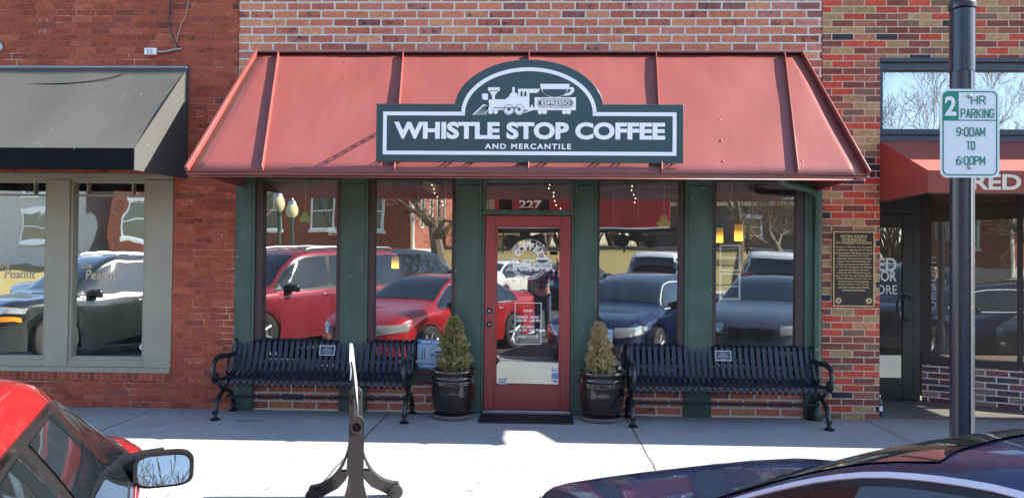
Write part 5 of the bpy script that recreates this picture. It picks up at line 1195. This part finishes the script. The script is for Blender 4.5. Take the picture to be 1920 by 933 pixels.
# ================================================================== ACROSS THE STREET
def house(name, label, x0, x1, y0, y1, zb, zt, mat, wins, trim=M['white'], basemat=None, roofmat=None, side_wins=()):
    t = thing(name, label, 'building', ((x0+x1)/2, y1, zb))
    m = MB(); m.box(x0, x1, y0, y1, zb+(.9 if basemat else 0), zt); obj('wall', m, mat, t)
    if basemat: m = MB(); m.box(x0-.04, x1+.04, y0-.04, y1+.04, zb-.5, zb+.899); obj('stone_base', m, basemat, t)
    m = MB(); m.box(x0-.3, x1+.3, y0-.3, y1+.3, zt+.002, zt+.3); obj('cornice', m, trim, t, bevel=.03)
    for wx, wz, ww, wh in wins:
        m = MB(); m.ring([(wx-ww/2-.12, wz-.02), (wx+ww/2+.12, wz-.02), (wx+ww/2+.12, wz+wh+.12), (wx-ww/2-.12, wz+wh+.12)], [(wx-ww/2, wz+.06), (wx+ww/2, wz+.06), (wx+ww/2, wz+wh), (wx-ww/2, wz+wh)], XZ, y1+.002, y1+.07)
        m.box(wx-ww/2-.2, wx+ww/2+.2, y1+.002, y1+.14, wz-.18, wz-.021); m.box(wx-ww/2, wx+ww/2, y1+.004, y1+.05, wz+wh*.5-.03, wz+wh*.5+.03); m.box(wx-ww/2-.22, wx+ww/2+.22, y1+.002, y1+.10, wz+wh+.121, wz+wh+.3)
        f_ = obj('window', m, trim, t)
        m = MB(); m.box(wx-ww/2, wx+ww/2, y1+.001, y1+.02, wz+.06, wz+wh); obj('pane', m, CG, f_)
    for wy, wz, ww, wh in side_wins:
        m = MB(); m.ring([(wy-ww/2-.1, wz), (wy+ww/2+.1, wz), (wy+ww/2+.1, wz+wh+.1), (wy-ww/2-.1, wz+wh+.1)], [(wy-ww/2, wz+.06), (wy+ww/2, wz+.06), (wy+ww/2, wz+wh), (wy-ww/2, wz+wh)], YZ, x1+.002, x1+.07); f_ = obj('window', m, trim, t)
        m = MB(); m.box(x1+.001, x1+.02, wy-ww/2, wy+ww/2, wz+.06, wz+wh); obj('pane', m, CG, f_)
    return t
STONE = paint('pale_limestone', (.55, .52, .46), .8, dirt=.2, world=True)
bh = house('brick_hall', 'red brick hall with white framed windows reflected in the left windows', -21, -6.6, -46, -31, 1.3, 11, M['brick_far'], [(x, z, 1.15, 1.95) for x in (-11.2, -8.6, -14.0, -16.8, -19.4) for z in (3.2, 7.2)], basemat=STONE, side_wins=[(-34-2.6*i, z, .8, 2.2) for i in range(4) for z in (3.4, 7.4)])
m = MB(); m.tube([(-6.45, -30.9, 1.3), (-6.45, -30.9, 11)], .09, 8); obj('downpipe', m, M['white'], bh)
house('pale_hall', 'pale rendered building left of the brick hall across the street', -42, -23, -46, -33, 1.3, 8.5, paint('pale_render', (.5, .48, .44), .85, dirt=.3, world=True), [(x, z, 1.2, 1.7) for x in (-26, -30, -34, -38) for z in (3.0, 5.8)])
house('tan_house', 'tan clapboard house behind the tree across the street', -6.0, -1.5, -64, -54, 2, 9, paint('tan_clapboard', (.5, .38, .2), .8, world=True), [(x, z, 1.0, 1.7) for x in (-4.8, -2.8) for z in (3.6, 6.4)])
dp = house('depot_building', 'low depot with grey shingle roof and white trim behind the ornamental tree', 8, 27, -56, -47, 2, 5.4, paint('depot_grey_wall', (.13, .12, .11), .8, world=True), [(x, 3.2, 1.3, 1.3) for x in (11, 15, 19, 23)])
m = MB(); m.prism([(-57, 5.75), (-45.8, 5.75), (-51.5, 8.6)], YZ, 7.4, 27.6); obj('roof', m, paint('grey_shingles', (.16, .15, .15), .9, scale=8, world=True), dp)
# caboose
cb = thing('caboose', 'red railway caboose on the rails, reflected in the windows by the door', 'rail car', (2.8, -41, 2.3))
CR = paint('caboose_red', (.36, .022, .03), .5, scale=2, dirt=.1, world=True)
m = MB(); m.box(-2.6, 8.2, -42.4, -39.6, 3.55, 5.75); obj('body', m, CR, cb, bevel=.03)
m = MB(); m.prism([(-42.6, 5.76), (-39.4, 5.76), (-39.6, 5.95), (-41, 6.12), (-42.4, 5.95)], YZ, -3.1, 8.7); obj('roof', m, CR, cb)
m = MB(); m.box(-3.4, 9.0, -42.45, -39.55, 3.30, 3.54); m.box(-3.4, 9.0, -39.548, -39.52, 3.46, 3.54); obj('underframe', m, M['black'], cb)
m = MB(); m.box(-2.6, 8.2, -39.598, -39.57, 3.56, 3.66); obj('white_stripe', m, M['white'], cb)
m = MB(); m.box(-.8, 1.8, -42.2, -39.8, 6.0, 6.9); cu = obj('cupola', m, CR, cb, bevel=.03)
for x in (-1.9, -.7, .4):
    m = MB(); m.ring([(x-.42, 4.4), (x+.42, 4.4), (x+.42, 5.4), (x-.42, 5.4)], [(x-.36, 4.46), (x+.36, 4.46), (x+.36, 5.34), (x-.36, 5.34)], XZ, -39.56, -39.598); f_ = obj('window', m, CR, cb)
    m = MB(); m.box(x-.36, x+.36, -39.598, -39.58, 4.46, 5.34); obj('pane', m, CG, f_)
for x in (-.8, 6.2):
    m = MB(); m.box(x-1.2, x+1.2, -40.1, -39.9, 2.75, 3.1); m.box(x-1.2, x+1.2, -42.1, -41.9, 2.75, 3.1); m.box(x-.3, x+.3, -42.1, -39.9, 2.9, 3.29); tk = obj('truck', m, M['black'], cb, bevel=.03)
    for dx in (-.85, .85):
        m = MB(); m.lathe([(.0, -42), (.1, -42), (.1, -40.3), (.44, -40.3), (.46, -40.15), (.40, -40.13), (.0, -40.12)], (x+dx, 0, 2.75), 24, 'y'); obj('wheel', m, M['iron'], tk)
m = MB()
for x in (-3.3, 8.9):
    for dx in (0,):
        m.tube([(x, -39.7, 3.5), (x, -39.7, 5.7)], .03, 6); m.tube([(x, -42.3, 3.5), (x, -42.3, 5.7)], .03, 6); m.tube([(x, -39.7, 4.5), (x, -42.3, 4.5)], .03, 6)
obj('platform_railing', m, M['black'], cb)
for y in (-40.2, -41.7):
    m = MB(); m.box(-110, 110, y-.04, y+.04, 1.54, 1.65); o = obj('rail_track', m, M['steel'], loc=(0, y, 1.54)); tag(o, 'long steel rail under the caboose, %s one' % ('nearer' if y > -41 else 'farther'), 'rail')
# woods beyond
rn = random.Random(5); tw = MB()
for i in range(420):
    x = rn.uniform(-120, 150); y = rn.uniform(-95, -74); h = rn.uniform(4, 9); n_ = rn.randint(5, 8)
    for k in range(n_):
        b0 = Vector((x, y, 1.35)); d = Vector((rn.uniform(-.45, .45), rn.uniform(-.4, .4), 1)); p1 = b0+d*h*.5; p2 = p1+(d+Vector((rn.uniform(-.5, .5), rn.uniform(-.5, .5), 0)))*h*.5
        tw.tube([b0, p1, p2], [.22, .13, .05], 3, cap=False)
o = obj('bare_woods', tw, paint('winter_thicket', (.12, .095, .075), .95), fixn=False, smooth=False); o['kind'] = 'stuff'
# iron fence
fe = thing('iron_fence', 'low black iron picket fence running along the top of the lawn', 'fence', (0, -36.5, 2.0))
m = MB()
for z in (2.25, 3.0): m.box(-5.5, 40, -36.52, -36.48, z, z+.04)
obj('rail', m, M['iron'], fe)
m = MB(); x = -5.5
while x < 40: m.box(x, x+.022, -36.511, -36.489, 1.9, 3.1); x += .16
k = obj('pickets', m, M['iron'], fe); k['kind'] = 'stuff'
for x in np.arange(-5.5, 40.1, 3.5):
    m = MB(); m.box(x-.04, x+.04, -36.54, -36.46, 1.8, 3.25); obj('post', m, M['iron'], fe)
# street lamps with globes
M['globe'] = paint('cream_globe', (.72, .66, .36), .3, coat=.5)
def globe_lamp(x, y, label):
    t = thing('globe_lamp', label, 'street lamp', (x, y, 0), group='globe street lamps across the street')
    m = MB(); m.lathe([(.16, 0), (.16, .1), (.1, .5), (.07, .6), (.055, 2.6), (.07, 2.65), (.1, 2.75)], (x, y, 0), 16); obj('post', m, M['green'], t)
    m = MB(); m.lathe([(.08, 2.76), (.17, 2.85), (.2, 3.0), (.19, 3.12), (.14, 3.25)], (x, y, 0), 20); obj('globe', m, M['globe'], t)
    m = MB(); m.lathe([(.15, 3.251), (.13, 3.36), (.05, 3.42), (.02, 3.52), (.0, 3.58)], (x, y, 0), 16); obj('cap', m, M['steel'], t)
globe_lamp(-8.15, -15.6, 'nearer of two cream globe lamps reflected in the leftmost shop window'); globe_lamp(-9.3, -20.4, 'farther of two cream globe lamps reflected in the leftmost shop window')
# bare trees
BARK = paint('grey_brown_bark', (.16, .125, .095), .9, scale=12, bump=.6); TWIG = paint('bare_twigs', (.19, .14, .10), .9)
def tree(label, loc, h, r, seed, split=.28, spread=.75, depth=6, group=None):
    rn = random.Random(seed); t = thing('bare_tree', label, 'tree', loc, 0, group, world=False); mt, mc = MB(), MB()
    def br(p, d, l, rad, k):
        n = 4; pts = [p]; q = p; dd = d
        for i in range(n):
            dd = (dd+Vector((rn.uniform(-.16, .16), rn.uniform(-.16, .16), rn.uniform(-.06, .14)))).normalized(); q = q+dd*l/n; pts.append(q)
        end = rad*.62; rs = [max(.011, rad+(end-rad)*i/n) for i in range(n+1)]
        (mt if k < 3 else mc).tube(pts, rs, 8 if k < 2 else (5 if k < 4 else 3), cap=False)
        if k >= depth: return
        nb = 3 if k > 0 else 4
        for j in range(nb):
            an = rn.uniform(0, 6.28)+j*6.28/nb; s1_ = dd.cross(Vector((.3, .2, 1))).normalized(); s2_ = dd.cross(s1_)
            tl = spread*rn.uniform(.55, 1.15); nd = (dd*math.cos(tl)+(s1_*math.cos(an)+s2_*math.sin(an))*math.sin(tl)); nd.z += .12; nd.normalize()
            st = pts[-1] if j < 2 else pts[rn.choice((2, 3))]
            br(st, nd, l*rn.uniform(.62, .86), end*rn.uniform(.65, .85), k+1)
    br(Vector((0, 0, -.1)), Vector((rn.uniform(-.05, .05), 0, 1)).normalized(), h*split, r, 0)
    obj('trunk', mt, BARK, t, fixn=False); obj('crown', mc, TWIG, t, fixn=False, smooth=False); return t
t1 = tree('thick trunked bare tree before the brick hall, reflected left of the door', (-4.7, -29.5, 1.05), 12, .40, 4, split=.2, spread=1.0, depth=6)
t2 = tree('low bare ornamental tree before the depot at the right edge of the rightmost window', (12.2, -31, 1.4), 6.2, .24, 9, split=.24, spread=.85, depth=6)
far = [(20, -50, 2.1, 1.0, 0), (28, -46, 2.1, 1.15, 1.1), (33, -52, 2.1, 1.05, 2.3), (38, -45, 2.1, 1.2, 3.4), (45, -54, 2.1, 1.1, .5), (14, -60, 2.1, 1.1, 4.0), (2, -66, 2.1, 1.2, 5.0), (-2, -58, 2.1, 1.0, 2.0), (52, -48, 2.1, 1.1, 1.7)]
t3 = tree('tall bare tree behind the depot', (20, -50, 2.1), 17, .32, 21, split=.26, spread=.62, depth=6, group='bare trees beyond the railway')
for i, (x, y, z, s, a) in enumerate(far):
    o = t3 if i == 0 else copy_tree(t3); o.location = (x, y, z); o.scale = (s, s, s); o.rotation_euler = (0, 0, a)
    o['label'] = 'tall bare grey tree standing in the row beyond the railway'
t4 = tree('bare tree across the street, reflected in the rightmost window and the red car mirror', (8.6, -25.5, .1), 10, .2, 33, split=.28, spread=.7, depth=6)
tree('slim bare tree on the far pavement by the white van', (-12.8, -24, .1), 8, .13, 41, split=.3, spread=.6, depth=5)

# ================================================================== THE PHOTOGRAPHER
def skin_obj(name, verts, edges, radii, mat, parent, root=0, sub=2):
    me = bpy.data.meshes.new(name); me.from_pydata(verts, edges, []); o = bpy.data.objects.new(name, me); COL.objects.link(o); o.parent = parent
    me.materials.append(mat)
    md_ = o.modifiers.new('skin', 'SKIN'); md_.use_smooth_shade = True
    if not me.skin_vertices: me.attributes  # layer is made with the modifier
    bm = bmesh.new(); bm.from_mesh(me); lay = bm.verts.layers.skin.verify(); bm.verts.ensure_lookup_table()
    for i, v in enumerate(bm.verts):
        r_ = radii[i]; v[lay].radius = r_ if isinstance(r_, tuple) else (r_, r_); v[lay].use_root = (i == root)
    bm.to_mesh(me); bm.free(); s = o.modifiers.new('sub', 'SUBSURF'); s.levels = sub; s.render_levels = sub; return o
pn = thing('person', 'person in a plaid shirt and jeans holding up a phone, reflected in the door glass', 'person', (-.25, -8.72, STZ), 0, world=False)
SK = paint('skin', (.5, .28, .2), .5); JE = paint('blue_jeans', (.06, .09, .16), .85); HAIR = paint('dark_hair', (.03, .02, .015), .7); SHOE = paint('brown_shoes', (.05, .03, .02), .6)
def plaid():
    N = NB('purple_plaid_cloth'); p = N.objc(); X, Y, Z = N.xyz(p)
    a = N.math('GREATER_THAN', N.math('FRACT', N.math('MULTIPLY', Z, 9.0)), .55); b_ = N.math('GREATER_THAN', N.math('FRACT', N.math('MULTIPLY', X, 9.0)), .55)
    s = N.math('MULTIPLY', N.math('ADD', a, b_), .5); N.set(Base_Color=N.ramp(s, [(0, (.30, .28, .36)), (.5, (.10, .08, .16)), (1, (.03, .025, .05))]), Roughness=.85); return N.m
PLD = plaid()
# the phone is at (-.46, .52, 1.70) in the person's own frame (just behind the lens)
px_, py_, pz_ = .25, .575, 1.735
V = []; E_ = []; Rr = []
def vtx(p, r_, par=None):
    V.append(p); Rr.append(r_)
    if par is not None: E_.append((par, len(V)-1))
    return len(V)-1
pel = vtx((0, 0, 1.0), (.155, .115)); wst = vtx((0, 0, 1.18), (.14, .10), pel); chs = vtx((0, .01, 1.38), (.165, .11), wst); nb = vtx((0, 0, 1.53), (.075, .07), chs); nk = vtx((0, .01, 1.60), .056, nb)
hd0 = vtx((0, .025, 1.68), (.07, .08), nk); hd1 = vtx((0, .03, 1.76), (.078, .095), hd0); hd2 = vtx((0, .02, 1.84), (.062, .075), hd1); vtx((0, .125, 1.74), .014, hd1)
for s in (-1, 1):
    hp = vtx((s*.095, 0, .93), .09, pel); kn = vtx((s*.11, .02, .50), .06, hp); an = vtx((s*.12, -.02, .09), .043, kn); vtx((s*.13, .13, .045), .04, an)
    shd = vtx((s*.17, 0, 1.48), .065, nb)
    el = vtx((s*.22+.07, .2, 1.27), .046, shd); wr_ = vtx((px_+s*.085, py_-.07, pz_-.13), .03, el)
    pm = vtx((px_+s*.085, py_-.015, pz_-.06), (.034, .022), wr_)
    for k in range(4):
        dz = .045-.026*k; a_ = vtx((px_+s*.088, py_+.012, pz_+dz-.03), .0095, pm); b_ = vtx((px_+s*.080, py_+.03, pz_+dz-.022), .009, a_); vtx((px_+s*(.05-.003*(k % 2)), py_+.034, pz_+dz-.02), .008, b_)
    th = vtx((px_+s*.075, py_-.02, pz_-.03), .012, pm); vtx((px_+s*.052, py_-.018, pz_+.0), .0095, th)
skin_obj('body', V, E_, Rr, SK, pn)
V = []; E_ = []; Rr = []
pel = vtx((0, 0, .98), (.175, .135)); wst = vtx((0, 0, 1.18), (.165, .125), pel); chs = vtx((0, .01, 1.38), (.185, .13), wst); nb = vtx((0, 0, 1.51), (.09, .08), chs)
for s in (-1, 1):
    shd = vtx((s*.17, 0, 1.475), .08, nb); el = vtx((s*.22+.07, .2, 1.27), .062, shd); vtx((px_*.8+s*.11, py_*.7, 1.47), .05, el)
skin_obj('shirt', V, E_, Rr, PLD, pn)
V = []; E_ = []; Rr = []
pel = vtx((0, 0, 1.0), (.165, .125))
for s in (-1, 1):
    hp = vtx((s*.10, 0, .9), .105, pel); kn = vtx((s*.112, .02, .50), .078, hp); vtx((s*.12, -.01, .1), .064, kn)
skin_obj('jeans', V, E_, Rr, JE, pn)
V = []; E_ = []; Rr = []
for s in (-1, 1): pass
for s in (-1, 1):
    m = MB(); m.lathe([(.0, .0), (.05, .0), (.055, .03), (.05, .07), (.04, .10)], (0, 0, 0), 16); m.v = [(s*.125+x, .05+y*2.6, z) for x, y, z in m.v]; obj('shoe', m, SHOE, pn)
m = MB(); rws = []
for i in range(9):
    a = math.pi*.52*i/8; rws.append([(.088*math.sin(a)*math.cos(b_), .0+.104*math.sin(a)*math.sin(b_)+.012, 1.79+.118*math.cos(a)) for b_ in [math.pi*2*k/20 for k in range(21)]])
for r_ in rws:
    for k, (x, y, z) in enumerate(r_):
        if y > .05 and z < 1.86: r_[k] = (x, min(y, .085), max(z, 1.845))
m.grid(rws); obj('hair', m, HAIR, pn)
for s in (-1, 1):
    m = MB(); m.lathe([(.0, -.008), (.012, 0), (.0, .008)], (s*.032, .118, 1.765), 10, 'y'); obj('eye', m, M['white'], pn)
    m = MB(); m.lathe([(.0, -.02), (.028, -.01), (.03, .01), (.0, .02)], (0, 0, 0), 12); m.v = [(s*.086+x*.35, .015+y*.8, 1.745+z*1.4) for x, y, z in m.v]; obj('ear', m, SK, pn)
m = MB(); m.box(-.025, .025, .112, .122, 1.693, 1.70); obj('mouth', m, paint('lips', (.35, .13, .11), .5), pn)
ph = thing('phone', 'black phone held up in both hands by the person', 'phone', (0, -8.15, 1.6), 0, world=False)
m = MB(); m.box(-.075, .075, -.004, .004, -.037, .037); obj('case', m, M['black'], ph, bevel=.003)
m = MB(); m.box(-.07, .07, -.006, -.0042, -.033, .033); obj('screen', m, CG, ph)
